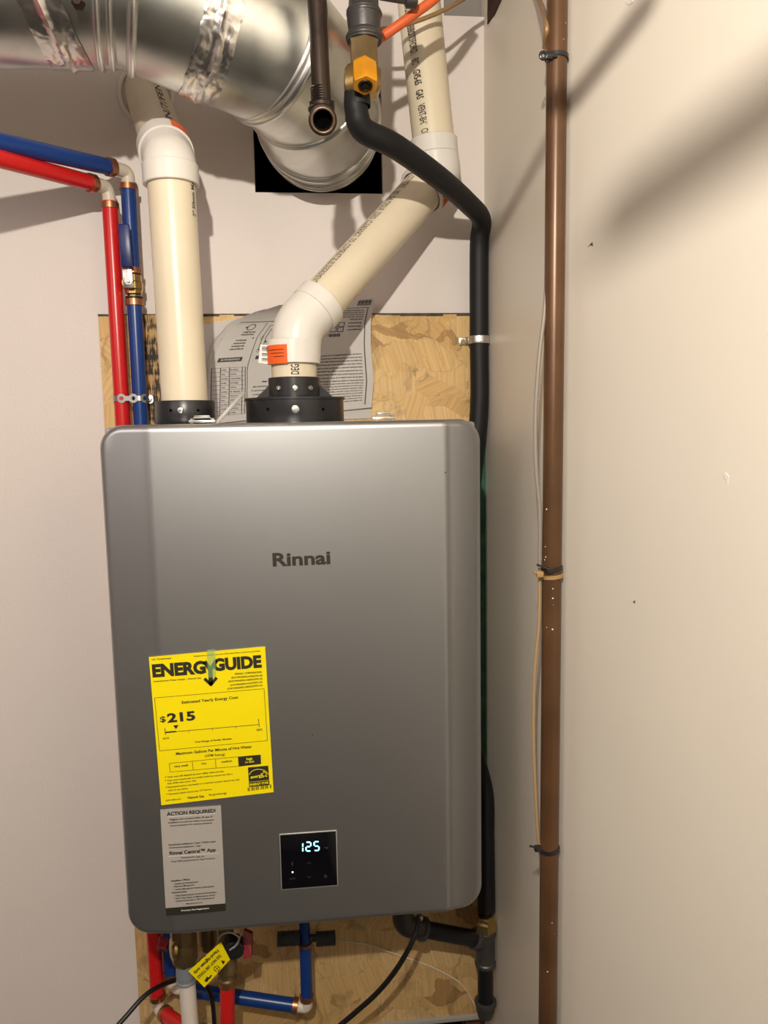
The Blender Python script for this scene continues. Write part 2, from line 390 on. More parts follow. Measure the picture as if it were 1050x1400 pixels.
# ------------------------------------------------------------------ room
WX = P(663, 580, 0).x
cp_Y = -.385
for _ in range(40):
    d = P(757, 580, cp_Y).x - (WX-.0165); cp_Y -= d*1.5
YB = PX(773, 580, WX).y
CEIL = 2.42
print('WX', WX, 'cpY', cp_Y, 'YB', YB)
osb_l = P(138, 500, -.012).x; osb_t = P(400, 429, -.012).z; osb_b = P(665, 1384, -.012).z
hl = P(346, 180, 0).x; hr = P(522, 180, 0).x; hb = P(440, 264, 0).z; ht = P(440, 100, 0).z
pv = P(200, 128, 0)
def wall_cells(xs, zs, skip, y0, y1):
    bm = bmesh.new()
    for i in range(len(xs)-1):
        for j in range(len(zs)-1):
            if (i, j) in skip: continue
            box(bm, (xs[i], y0, zs[j]), (xs[i+1], y1, zs[j+1]))
    return bm
top_cut = P(630, 22, 0).z
xs = [-1.7, osb_l, hl, hr, P(607, 20, 0).x, WX]; zs = [0, osb_b-.25, osb_b-.007, hb, ht, top_cut, CEIL]
bm = wall_cells(xs, zs, {(1, 1), (2, 1), (3, 1), (4, 1), (2, 3), (4, 5)}, 0, .016)
struct('wall_back', bm, 'wall')
# dark cavities behind the openings
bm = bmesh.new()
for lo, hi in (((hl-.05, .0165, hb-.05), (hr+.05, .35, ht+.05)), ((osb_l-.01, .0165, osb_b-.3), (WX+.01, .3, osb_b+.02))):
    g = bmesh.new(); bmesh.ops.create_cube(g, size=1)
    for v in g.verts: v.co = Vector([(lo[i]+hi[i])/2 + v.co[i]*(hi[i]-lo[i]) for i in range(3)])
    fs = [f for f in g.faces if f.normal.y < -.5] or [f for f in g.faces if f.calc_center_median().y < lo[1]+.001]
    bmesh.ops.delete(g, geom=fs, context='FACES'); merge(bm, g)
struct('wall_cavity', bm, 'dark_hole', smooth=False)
bm = bmesh.new(); box(bm, (P(600, 20, 0).x, .02, top_cut-.03), (WX+.02, .05, CEIL)); struct('shaded_soffit', bm, 'room')  # soffit set back; its shade is put into the darker room colour
bm = bmesh.new(); box(bm, (WX-.035, .018, osb_b-.24), (WX+.0, .055, osb_b-.01)); struct('trim_2', bm, 'wood')
bm = bmesh.new(); box(bm, (osb_l+.03, -.016, osb_b-.0095), (WX-.002, .02, osb_b), .001); struct('trim_3', bm, 'trim')
# side wall with outer corner bead, then the angled wall
ANG = R(9)
dB = Vector((math.sin(ANG), -math.cos(ANG), 0)); LB = 2.2
def prism(pts, z0, z1, bm=None):
    bm = bm or bmesh.new(); a = [bm.verts.new((x, y, z0)) for x, y in pts]; b = [bm.verts.new((x, y, z1)) for x, y in pts]; n = len(pts)
    for i in range(n): bm.faces.new((a[i], a[(i+1) % n], b[(i+1) % n], b[i]))
    bm.faces.new(list(reversed(a))); bm.faces.new(b); return bm
e = Vector((WX, YB, 0))
pts = [(WX, .016), (WX, YB+.018), (WX+.0022, YB+.014), (WX+.0022, YB+.007), (WX-.0030, YB+.002), (WX-.0028, YB-.003), (WX-.0004, YB-.012)]
f2 = e+dB*.03; f3 = e+dB*LB; pts += [(f2.x, f2.y), (f3.x, f3.y), (f3.x+.1, f3.y), (WX+.12, .016)]
struct('wall_right', prism(pts, 0, CEIL), 'wall_side', ang=20)
bm = bmesh.new(); box(bm, (-1.8, f3.y-.2, 0), (-1.7, .016, CEIL)); struct('wall_left', bm, 'room')
bm = bmesh.new(); box(bm, (-1.8, f3.y-.3, 0), (f3.x+.2, f3.y-.2, CEIL)); struct('wall_front', bm, 'room')
bm = bmesh.new(); box(bm, (-1.8, f3.y-.3, -.05), (f3.x+.2, .4, 0)); struct('floor', bm, 'floor')
bm = bmesh.new(); box(bm, (-1.8, f3.y-.3, CEIL), (f3.x+.2, .4, CEIL+.05)); struct('ceiling', bm, 'room')
# ------------------------------------------------------------------ backing boards
bd = thing('strand_board', (0, -.006, osb_b), 'large tan oriented strand board screwed to the wall behind the water heater', 'board')
bm = bmesh.new(); osb_r = P(661, 700, -.012).x-.010
box(bm, (osb_l, -.012, osb_b), (osb_r, -.0002, osb_t), .0008)
obj('panel', bm, 'osb', bd)
bm = bmesh.new()
a = P(189, 440, -.0125); b = P(212, 574, -.0125)
box(bm, (a.x, -.0128, b.z-.02), (a.x+.032, -.0118, osb_t-.001)); obj('ink_stamp', bm, 'stamp', bd, label='streaky black ink stamp')
bm = bmesh.new()
random.seed(3)
x = osb_l
while x < osb_r-.01:
    wd = random.uniform(.006, .03); dz = random.uniform(.0008, .0045)
    box(bm, (x, -.0126, osb_t-dz), (min(x+wd, osb_r), -.0005, osb_t+.0004)); x += wd
obj('painted_edge', bm, mat('dark_edge_paint', (.10, .08, .065), .8, var=.5, vscale=90), bd, label='dark ragged painted top edge')
bm = bmesh.new(); box(bm, (osb_r+.0005, -.006, osb_b), (WX-.0005, -.0002, P(660, 600, 0).z), .0005)
tag(obj('wall_strip', bm, 'green'), 'narrow green moisture board strip in the corner right of the heater', 'board')
# ------------------------------------------------------------------ water heater
YF = -.285
xL = P(138.5, 640, YF+.018).x; xR = P(656, 640, YF+.018).x
zT = P(400, 577, YF+.004).z; zB = P(430, 1262, YF+.004).z
print('heater w,h', xR-xL, zT-zB)
hx = (xL+xR)/2; hz = (zT+zB)/2; hw, hh = (xR-xL)/2, (zT-zB)/2
cL = P(206, 700, YF).x; cR = P(610, 700, YF).x
RC = .030; RB = .009; CH = .0085
def sdf(x, z):
    qx = abs(x-hx)-(hw-RC); qz = abs(z-hz)-(hh-RC)
    return -(math.hypot(max(qx, 0), max(qz, 0)) + min(max(qx, qz), 0) - RC)
def chamf(x):
    def soft(t, k=.003): return 0 if t < -k else (t if t > k else (t+k)**2/(4*k))
    sL = CH/(cL-xL); sR = CH/(xR-cR)
    def step(t): t = min(max((t+.005)/.012, 0), 1); return .0009*t*t*(3-2*t)
    return soft(cL-x)*sL + soft(x-cR)*sR + step(cL-x) + step(x-cR)
def hy(x, z):
    d = max(sdf(x, z), 0); y = YF+chamf(x)
    if d < RB: y += RB - math.sqrt(max(RB*RB-(RB-d)**2, 0))
    return y
colx = []
for i in range(19): colx.append(RC*(1-math.cos(math.pi/2*i/18)))
s = [RC+(cL-xL-.006-RC)*i/5 for i in range(1, 6)]; colx += s
colx += [cL-xL-.006+.012*i/8 for i in range(1, 9)]
mid0 = colx[-1]
right = [RC*(1-math.cos(math.pi/2*i/18)) for i in range(19)] + [RC+(xR-cR-.006-RC)*i/5 for i in range(1, 6)] + [xR-cR-.006+.012*i/8 for i in range(1, 9)]
right = [2*hw-t for t in reversed(right)]
mids = [mid0+(right[0]-mid0)*i/24 for i in range(1, 24)]
colx = colx+mids+right
rows = []
for i in range(13): rows.append(RB*1.15*(1-math.cos(math.pi/2*i/12)))
bm = bmesh.new(); G = []
for cx in colx:
    dx = min(cx, 2*hw-cx); drop = 0
    if dx < RC: drop = RC - math.sqrt(max(RC*RC-(RC-dx)**2, 0))
    z0, z1 = zB+drop, zT-drop; x = xL+cx; colv = []
    hts = [z0+t for t in rows] + [z0+rows[-1]+(z1-z0-2*rows[-1])*i/30 for i in range(1, 30)] + [z1-t for t in reversed(rows)]
    G.append([bm.verts.new((x, hy(x, z), z)) for z in hts])
for i in range(len(G)-1):
    for j in range(len(G[0])-1): bm.faces.new((G[i][j], G[i+1][j], G[i+1][j+1], G[i][j+1]))
loop = [c[0] for c in G] + G[-1][1:] + [c[-1] for c in reversed(G[:-1])] + list(reversed(G[0][1:-1]))
prev = loop
for yb_ in (YF+.05,):
    cur = [bm.verts.new((v.co.x, yb_, v.co.z)) for v in loop]; n = len(loop)
    for i in range(n): bm.faces.new((prev[i], cur[i], cur[(i+1) % n], prev[(i+1) % n]))
heater = thing('water_heater', (hx, YF/2, zB), 'silver-grey wall-hung tankless water heater with a small black display, filling the middle of the photo', 'water heater')
obj('front_cover', bm, 'heater', heater, ang=50)
bm = bmesh.new(); box(bm, (xL+.003, YF+.03, zB+.003), (xR-.003, -.0135, zT-.003), .004); obj('body', bm, 'body', heater, label='grey casing behind the front cover')
bm = bmesh.new(); ptext(bm, 'Rinnai', 373, 774, 452, 770.5, 18.5, YF-.0006, .032); obj('lettering', bm, 'ink', heater, label='black lettering across the upper front')
# nicks
for (px, py, s_) in ((609, 646, .0013), (427, 1005, .0009), (540, 925, .0006)):
    p_ = P(px, py, YF+chamf(P(px, py, YF).x)-.0002); bm = lathe([(s_, 0), (s_*.4, .0003)], p_, FR, 7); obj('nick', bm, 'nick', heater, label='tiny nick in the paint')
# display
DY = YF-.0015
panel = bmesh.new()
c4 = [P(383, 1142, DY), P(459.5, 1136.5, DY), P(461, 1210, DY), P(385.5, 1216, DY)]
dx0 = (c4[0].x+c4[3].x)/2; dx1 = (c4[1].x+c4[2].x)/2; dz1 = (c4[0].z+c4[1].z)/2; dz0 = (c4[2].z+c4[3].z)/2
box(panel, (dx0-.0012, YF-.0010, dz0-.0018), (dx1+.0012, YF+.004, dz1+.0010), .0009)
fr = obj('display_frame', panel, mat('silver_bezel', (.6, .6, .58), .3, metal=.6), heater, label='thin silver rim around the display')
g = bmesh.new(); box(g, (dx0, YF-.0018, dz0), (dx1, YF-.0005, dz1), .0006); scr = obj('display', g, 'glass_black', heater, label='square black glass display reading 125')
# seven-segment digits
def seg7(bm, ch, cx, cy, w_, h_, Y):
    S = {'1': 'bc', '2': 'abged', '5': 'afgcd'}[ch]; t = w_*.26; hh2 = h_/2
    q = {'a': ((-w_/2+t*.4, hh2), (w_/2-t*.4, hh2)), 'g': ((-w_/2+t*.6, 0), (w_/2-t*.6, 0)), 'd': ((-w_/2+t*.4, -hh2), (w_/2-t*.4, -hh2)),
         'b': ((w_/2, hh2-t*.4), (w_/2, t*.45)), 'c': ((w_/2, -t*.45), (w_/2, -hh2+t*.4)), 'f': ((-w_/2, hh2-t*.4), (-w_/2, t*.45)), 'e': ((-w_/2, -t*.45), (-w_/2, -hh2+t*.4))}
    for k in S:
        (a0, b0), (a1, b1) = q[k]; pline(bm, cx+a0, cy-b0, cx+a1, cy-b1, t, Y)
g = bmesh.new(); seg7(g, '1', 411, 1158.5, 6, 12, DY-.0009); seg7(g, '2', 421.7, 1157.5, 6.5, 12, DY-.0009); seg7(g, '5', 432.8, 1156.8, 6.5, 12, DY-.0009)
obj('digits', g, 'digit', scr, label='glowing blue-white digits 125')
g = lathe([(.0011, 0), (.0006, .0003)], P(400, 1192.5, DY-.0004), FR, 10); obj('indicator', g, 'led', scr, label='white indicator dot')
g = bmesh.new(); Yi = DY-.0006
for cx, cy, s_ in ((422.3, 1180, -1), (422.5, 1199, 1)):
    pline(g, cx-2.6, cy-s_*1.2, cx, cy+s_*1.2, .7, Yi); pline(g, cx, cy+s_*1.2, cx+2.6, cy-s_*1.2, .7, Yi)
ptext(g, 'On/Off', 396, 1202.6, 404, 1202, 2.4, Yi); ptext(g, '°F', 443, 1161, 449, 1160.6, 3, Yi)
pline(g, 399.5, 1178.5, 399.5, 1183.5, 1.2, Yi)
for k in range(4):
    a_ = math.pi*k/4; pline(g, 445-2.6*math.cos(a_), 1198-2.6*math.sin(a_), 445+2.6*math.cos(a_), 1198+2.6*math.sin(a_), .6, Yi)
obj('icons', g, 'icon', scr, label='faint grey touch icons')['kind'] = 'stuff'
# vent collars
CY = -.185
def zat(px, py, Y): return P(px, py, Y).z
cI = P(253.5, 560, CY); rI = .0395
t1 = zat(253, 547, CY-rI)
g = lathe([(rI*.97, zT-.004), (rI, zT-.002), (rI, t1-.001), (rI*.985, t1), (rI*.80, t1), (rI*.80, zT)], (cI.x, CY, 0), Z, 48)
ic = obj('intake_collar', g, 'black_plastic', heater, label='short black collar under the left white pipe')
for px in (233, 246.5, 270):
    p_ = P(px, 561, CY-rI); dx = p_.x-cI.x; n_ = Vector((dx, -math.sqrt(max(rI**2-dx*dx, 0)), 0)); c_ = Vector((cI.x, CY, 0))+n_; c_.z = zat(px, 561, c_.y)
    if px == 246.5: screw(ic, c_, n_, .0042)
    else: obj('screw_hole', lathe([(.002, -.002), (.002, .0003)], c_, n_, 12), 'dark_hole', ic)
cE = P(403.5, 555, CY); r1 = .0665; r2 = .0355
tE1 = zat(403, 542, CY-r1); tE2 = zat(403, 514.5, CY-r2)
g = lathe([(r1*.98, zT-.004), (r1, zT), (r1, tE1-.003), (r1+.002, tE1-.003), (r1+.002, tE1), (r2+.008, tE1+.0015), (r2, tE1+.003), (r2, tE2-.001), (r2*.97, tE2), (r2*.86, tE2), (r2*.86, zT)], (cE.x, CY, 0), Z, 64)
ec = obj('exhaust_flange', g, 'black_plastic', heater, label='wide stepped black flange under the right white pipe')
g = bmesh.new()
for a_ in (-14, 40, 90, 140, 194):
    d = Vector((math.cos(R(a_)), math.sin(R(a_)), 0)); c_ = Vector((cE.x, CY, 0))
    p0, p1, p2 = c_+d*(r2-.002), c_+d*(r2+.018), c_+d*(r2-.002)
    q = [Vector((p0.x, p0.y, tE1)), Vector((p1.x, p1.y, tE1)), Vector((p2.x, p2.y, tE1+.019))]; t = Vector((-d.y, d.x, 0))*.0015
    A = [g.verts.new(v-t) for v in q]; B = [g.verts.new(v+t) for v in q]
    g.faces.new(A); g.faces.new(B[::-1])
    for i in range(3): g.faces.new((A[i], B[i], B[(i+1) % 3], A[(i+1) % 3]))
    obj('gusset', g, 'black_plastic', ec); g = bmesh.new()
for px, py, rr, big in ((381, 530.5, r2, .0036), (403.5, 530.5, r2, .004), (424.5, 530.5, r2, .0036), (404, 559.5, r1, .0055), (366, 559.5, r1, 0), (442, 559.5, r1, 0)):
    p_ = P(px, py, CY-rr*.9); dx = p_.x-cE.x; n_ = Vector((dx, -math.sqrt(max(rr**2-dx*dx, 1e-6)), 0)); c_ = Vector((cE.x, CY, 0))+n_; c_.z = zat(px, py, c_.y)
    if big: screw(ec, c_, n_, big)
    else: obj('screw_hole', lathe([(.002, -.002), (.002, .0003)], c_, n_, 12), 'dark_hole', ec)
# strap wire between collars, latches
a = P(300, 574, -.235); b = P(330, 540, -.225)
g = bmesh.new(); u_ = (b-a).normalized(); obox(g, (a+b)/2, u_, FR, u_.cross(FR), (b-a).length+.012, .0012, .005, .0004); obj('metal_strip', g, mat('dull_grey_metal', (.30, .29, .27), .5, metal=.4), heater, label='bent grey metal strip between the collars')
for px, w_ in ((277, 18), (524, 16)):
    c_ = P(px, 573.5, -.262); c_.z = zT+.0015
    g = bmesh.new(); s_ = w_*.00092
    obox(g, c_+Vector((0, 0, .0015)), XX, BK, Z, s_*2, .014, .003, .0006)
    obox(g, c_+Vector((0, -.002, .0078)), XX, BK, Z, s_*1.15, .008, .0016, .0005)
    for s2 in (-1, 1): obox(g, c_+Vector((s2*s_*.62, -.002, .0048)), Vector((1, 0, -s2*1.3)), BK, Vector((s2*1.3, 0, 1)), .0075, .006, .0012, .0003)
    lt = obj('latch', g, 'steel', heater)
    tube([c_+Vector((-s_*.6, -.006, .006)), c_+Vector((s_*.6, -.006, .006))], .0009, 8, True, (g2 := bmesh.new()))
    for s2 in (-1, 1): tube([c_+Vector((s2*s_*.6, -.006, .006)), c_+Vector((s2*s_*.85, -.004, .0022))], .0009, 8, True, g2)
    obj('wire_loop', g2, 'steel', lt)
    for s2 in (-1, 1): screw(lt, c_+Vector((s2*s_*.8, -.003, .003)), Z, .0022)
# ------------------------------------------------------------------ energy label
YS = YF-.0012; YT = YS-.0004
en = thing('energy_label', P(297, 1090, YS), 'bright yellow energy cost sheet taped to the lower left of the heater front', 'label')
g = bmesh.new(); pquad(g, [(203.5, 898.5), (362.5, 884), (374, 1083), (220.5, 1101)], YS, .0006); obj('sheet', g, 'yellow', en, smooth=False)
def C6(x, y): return (x/5.25+190, y/5.25+870)
g = bmesh.new()
def t6(s, x0, y0, x1, y1, h, b=.0):
    a_, b_ = C6(x0, y0), C6(x1, y1); ptext(g, s, a_[0], a_[1], b_[0], b_[1], h/5.25, YT, b)
def l6(x0, y0, x1, y1, w_):
    a_, b_ = C6(x0, y0), C6(x1, y1); pline(g, a_[0], a_[1], b_[0], b_[1], w_/5.25, YT)
t6('ENERG', 98, 290, 482, 261, 92, .055); t6('GUIDE', 532, 246, 882, 218, 88, .055)
# Y that becomes an arrow
l6(470, 180, 512, 240, 28); l6(556, 173, 512, 240, 28); l6(512, 232, 516, 340, 30)
l6(470, 303, 522, 352, 22); l6(558, 296, 512, 352, 22)
t6('U.S. Government', 92, 172, 232, 162, 13, .01)
t6('Federal law prohibits removal of this label before consumer purchase.', 395, 148, 872, 108, 11)
t6('Instantaneous Water Heater - Natural Gas', 106, 329, 446, 303, 12, .01)
t6('RINNAI  CORPORATION', 690, 276, 882, 262, 13, .015)
for i_, s_ in enumerate(('(RX199iN)REU-N3237FF-US', '(RXP199iN)REU-NBP3237FF-US', '(CX199iN)REU-N3237FFC-US', '(CXP199iN)REU-NBP3237FFC-US')):
    x0 = (664, 642, 655, 634)[i_]; t6(s_, x0, 303+i_*26.5, 886, 286+i_*23.5, 12, .015)
for q in ((112, 442, 898, 376), (898, 376, 922, 748), (922, 748, 148, 822), (148, 822, 112, 442)): l6(*q, 3)
t6('Estimated Yearly Energy Cost', 308, 484, 712, 446, 21, .012)
t6('$', 152, 616, 194, 612, 44, .015); t6('215', 205, 618, 406, 598, 68, .04)
g.faces.new([g.verts.new(P(*C6(*q), YT)) for q in ((245, 640), (285, 636), (266, 666))])
l6(190, 690, 862, 633, 4); l6(188, 690, 268, 683, 10); l6(186, 660, 190, 708, 4); l6(858, 592, 864, 650, 4)
for x_ in (359, 528, 697): y_ = 690-(x_-190)*.085; l6(x_, y_-2, x_+1, y_+14, 3)
t6('$210', 173, 740, 215, 736, 14, .01); t6('$252', 845, 678, 887, 674, 14, .01)
t6('Cost Range of Similar Models', 402, 764, 665, 740, 13, .012)
t6('Maximum Gallons Per Minute of Hot Water', 266, 852, 812, 800, 21, .012)
t6('(GPM Rating)', 474, 866, 616, 854, 18, .0)
for q in ((218, 912, 712, 864), (218, 912, 224, 974), (224, 974, 716, 932), (383, 897, 389, 958), (548, 882, 553, 944)): l6(*q, 3)
t6('very small', 252, 941, 352, 931, 16, .01); t6('low', 450, 920, 485, 917, 16, .01); t6('medium', 592, 908, 668, 900, 16, .01)
pquad(g, [C6(*q) for q in ((710, 864), (873, 849), (877, 916), (716, 935))], YT)
pquad(g, [C6(*q) for q in ((782, 941), (928, 928), (937, 1066), (791, 1082))], YT)
lines = ['Your cost will depend on your utility rates and use.', 'Cost range based only on models fueled by natural gas with a', 'high GPM rating (over 4.0).', 'Estimated energy cost based on a national average natural gas cost', 'of $1.21 per therm.', 'Estimated yearly energy use: 177 therms.']
X = [(203, 1016, 610, 972), (203, 1040, 672, 992), (206, 1062, 412, 1040), (208, 1088, 722, 1032), (210, 1112, 352, 1096), (214, 1138, 524, 1102)]
for i_, (s_, q) in enumerate(zip(lines, X)):
    t6(s_, *q, 12, .014 if i_ == 0 else .006)
    if i_ in (0, 1, 3, 5): l6(q[0]-16, q[1]-5, q[0]-9, q[1]-6, 7)
t6('0297-084-010', 192, 1184, 300, 1172, 11, .005); t6('Natural Gas', 350, 1166, 468, 1154, 17, .015); t6('ftc.gov/energy', 502, 1144, 630, 1130, 15, .0)
for i_ in range(26):
    x_ = 782+i_*6.6
    if i_ % 5 != 3: l6(x_, 1112-(i_*.9), x_-1, 1086-(i_*.9), (3, 5, 2, 4)[i_ % 4])
obj('lettering', g, 'ink', en, smooth=False)['kind'] = 'stuff'
g = bmesh.new(); YT_ = YT; YT = YT-.0003
t6('high', 772, 888, 815, 884, 17, .02); t6('5.6 GPM', 762, 910, 826, 905, 13, .01)
t6('ENERGY STAR', 797, 1073, 932, 1056, 17, .02); t6('energy', 802, 1022, 890, 1006, 24, .015)
pr = None
for i_ in range(15):
    a_ = math.pi*(.93-.86*i_/14); q = (860+70*math.cos(a_), 1004-50*math.sin(a_))
    if pr: l6(*pr, *q, 4)
    pr = q
star = []
for k in range(11): a_ = math.pi/2+.2+k*math.pi/5; rr = 26 if k % 2 == 0 else 11; star.append((900+rr*math.cos(a_), 990-rr*math.sin(a_)))
for k in range(10): l6(*star[k], *star[k+1], 4)
l6(792, 1046, 934, 1032, 2.5)
obj('reversed_lettering', g, 'yellow', en, smooth=False, label='yellow lettering and star on black boxes')['kind'] = 'stuff'
YT = YT_
g = bmesh.new()
def tapeP(q, dy): p_ = P(*C6(*q), YT-dy); return g.verts.new(p_)
prv = None
for i_ in range(9):
    v_ = i_/8; y_ = 92+v_*200; c_ = (tapeP((486+v_*10, y_+6), .0006+.0012*(i_ % 2)), tapeP((546+v_*8, y_), .0006+.0010*((i_+1) % 2)))
    if prv: g.faces.new((prv[0], prv[1], c_[1], c_[0]))
    prv = c_
mt, nt, b_ = new_mat('clear_greenish_tape'); b_.inputs['Base Color'].default_value = (.35, .62, .25, 1); b_.inputs['Roughness'].default_value = .15; b_.inputs['Alpha'].default_value = .42
obj('tape', g, mt, en, label='clear greenish tape holding the sheet')
# ------------------------------------------------------------------ grey notice sticker
st = thing('notice_sticker', P(265, 1250, YS), 'narrow grey paper notice with a black footer below the yellow sheet', 'label')
g = bmesh.new(); pquad(g, [(219, 1107), (302, 1101.5), (308.5, 1245), (227, 1252)], YS, .0006); obj('sheet', g, 'sticker', st, smooth=False)
def C8(x, y): return (x/8.75+200, y/8.75+1100)
g = bmesh.new(); dk = bmesh.new()
def t8(s, x0, y0, x1, y1, h, b=0., G_=None): a_, b2 = C8(x0, y0), C8(x1, y1); ptext(G_ or g, s, *a_, *b2, h/8.75, YT, b)
pquad(g, [C8(*q) for q in ((230, 1240), (950, 1182), (950, 1272), (238, 1332))], YT)
t8('ACTION REQUIRED!', 245, 134, 830, 92, 46, .035)
t8('Register your product within 30 days of', 282, 190, 792, 152, 22, .012); t8('installation to avoid any delays in processing', 262, 226, 812, 190, 20, .008); t8('future transactions for warranty assistance.', 290, 262, 790, 226, 20, .008)
t8('Residential installations: 5 year (199)iN repair', 268, 492, 836, 450, 22, .008); t8('Commercial installations: 1 year', 272, 526, 655, 500, 20, .008)
t8('Rinnai Central™ App', 280, 602, 832, 558, 44, .03)
t8('Download For Help For', 418, 645, 700, 628, 20, .006); t8('Free WiFi accessories for App Products', 302, 692, 820, 650, 20, .008)
t8('Installers / PROs', 298, 924, 520, 904, 22, .02)
for s_, q in (('• Guide and Registration', (322, 960, 622, 932)), ('• Remote Monitoring', (322, 992, 576, 968)), ('• Latest Manuals & Training Information', (330, 1026, 812, 986))): t8(s_, *q, 21, .008)
t8('Homeowners', 306, 1064, 486, 1048, 22, .02)
for s_, q in (('• Help Replacement Control & Scheduling', (330, 1102, 842, 1056)), ('• Real Time Status & Maintenance Alerts', (334, 1134, 826, 1090)), ('• Social Community or PRO Assistance of', (338, 1166, 814, 1124))): t8(s_, *q, 21, .008)
t8('Maintenance', 478, 1196, 676, 1176, 18, .004)
obj('lettering', g, 'ink', st, smooth=False)['kind'] = 'stuff'
g = bmesh.new(); YT -= .0003; t8('Premium Plus Registration', 420, 1278, 752, 1246, 20, .012)
obj('footer_lettering', g, 'white_label', st, smooth=False, label='white lettering on the black footer'); YT += .0003
g = bmesh.new()
for q in (((250, 148), (840, 103)), ((258, 622), (870, 580))): a_, b2 = C8(*q[0]), C8(*q[1]); pline(g, *a_, *b2, .7, YT)
obj('rule_lines', g, 'white_label', st, smooth=False)['kind'] = 'stuff'
# ------------------------------------------------------------------ galvanised duct
DR = .0875
dp = [P(-420, -33, -.30), P(166, -26, -.29), P(374, 68, -.235), P(418, 112, -.165), P(435, 160, -.085), P(439, 187, .03)]
N_ = 72
rg = rings(dp, DR, N_)
duct = thing('air_duct', dp[2]-Vector((0, 0, DR)), 'shiny galvanised round metal duct with foil tape turning into the wall at top left', 'duct')
def lerp_ring(i, t): return [a_.lerp(b2, t) for a_, b2 in zip(rg[i], rg[i+1])]
def section(i, t0, t1, nm='duct_section'):
    sub = [lerp_ring(i, t0+(t1-t0)*k/4) for k in range(5)]
    return obj(nm, skin(bmesh.new(), sub, False), 'galv', duct)
def ring_bead(rgs, i, t, w_, h_, double=False):
    base = lerp_ring(i, t); c_ = sum(base, Vector())/N_; tn = (dp[i+1]-dp[i]).normalized()
    if t in (0, 1):
        j = i if t == 0 else i+1
        if 0 < j < len(dp)-1: tn = ((dp[j]-dp[j-1]).normalized()+(dp[j+1]-dp[j]).normalized()).normalized()
    prof = [(-w_, -.001), (-w_*.8, h_*.45), (-w_*.35, h_*.92), (0, h_), (w_*.35, h_*.92), (w_*.8, h_*.45), (w_, -.001)]
    R2 = []
    for ax, ro in prof:
        rr = []
        for p_ in base:
            o_ = (p_-c_); o_ = o_.normalized(); rr.append(p_+o_*ro+tn*ax)
        R2.append(rr)
    return skin(bmesh.new(), R2, False)
for i in range(5): section(i, 0, 1)
for (i, t, w_, h_) in ((0, .955, .0045, .004), (0, .985, .004, .003), (1, .085, .006, .005), (1, 1.0, .007, .005), (1, .955, .004, .0025), (2, 1.0, .0055, .0045), (3, 1.0, .0055, .0045), (4, .38, .004, .004), (4, .62, .004, .003)):
    obj('seam_bead', ring_bead(rg, i, t, w_, h_), 'galv', duct)
def tape(i, t0, t1, slant, crease, seed):
    tn = (dp[i+1]-dp[i]).normalized(); n = 150; mrow = 14; bm = bmesh.new(); R2 = []
    L_ = (dp[i+1]-dp[i]).length; c0 = dp[i]; x_, y_, _ = frame(tn)
    vdir = (Z - tn*Z.dot(tn)).normalized()
    for j in range(mrow+1):
        s_ = t0+(t1-t0)*j/mrow; rr = []
        for k in range(n):
            a_ = 2*math.pi*k/n; d_ = x_*math.cos(a_)+y_*math.sin(a_)
            sh = slant*d_.dot(vdir)
            nz = noise.noise(Vector((s_*L_*60+seed, d_.x*4, d_.z*9)))*.0020 + noise.noise(Vector((s_*L_*190+seed, d_.x*13, d_.z*30)))*.0012
            edge = 0 if j in (0, mrow) else 1
            cr = .003*math.exp(-((j-mrow/2-crease*noise.noise(Vector((d_.z*2.2, seed, 0)))*3)/1.0)**2)
            jag = .0022*noise.noise(Vector((d_.z*9, d_.x*9, seed+j//mrow*9))) if not edge else 0
            rr.append(c0+tn*(s_*L_+sh*DR+jag)+d_*(DR+.0012+edge*(abs(nz)+cr)))
        R2.append(rr)
    skin(bm, R2, False)
    obj('foil_tape', bm, 'foil', duct, label='wrinkled shiny foil tape')
tape(1, .47, .70, 0, 1, 3.)
L0 = (dp[1]-dp[0]).length
def t_at(px): # parameter along section 0 seen at that photo x
    a_, b2 = dp[0], dp[1]; best = None
    for k in range(400):
        q = a_.lerp(b2, k/399)-CAM; x_ = 525+FPX*q.dot(rt)/q.dot(fwd)
        if best is None or abs(x_-px) < best[0]: best = (abs(x_-px), k/399)
    return best[1]
tape(0, t_at(22), t_at(80), -.30, .6, 9.)
g = lathe([(.007, 0), (.007, .004), (.0045, .009), (.0035, .009)], P(108, 6, -.375), FR, 6)
obj('sheet_screw', g, 'iron', duct, label='dark hex screw on the duct')
# ------------------------------------------------------------------ white vent pipes
def pvc_ring(name, a_, b2, r_, m_, par, wall=.003):
    a_, b2 = Vector(a_), Vector(b2); h_ = (b2-a_).length
    g = lathe([(r_-wall*1.6, 0), (r_-.0006, 0), (r_, .0008), (r_, h_-.0015), (r_-.002, h_)], a_, (b2-a_), 48, None, False)
    return obj(name, g, m_, par)
ip = thing('intake_vent_pipe', (cI.x, CY, zT), 'cream vertical vent pipe on the left, with a white elbow bending back into the wall', 'vent pipe')
rp = .0306
A0 = Vector((cI.x, CY, t1-.012)); hub = P(233, 232, CY); 
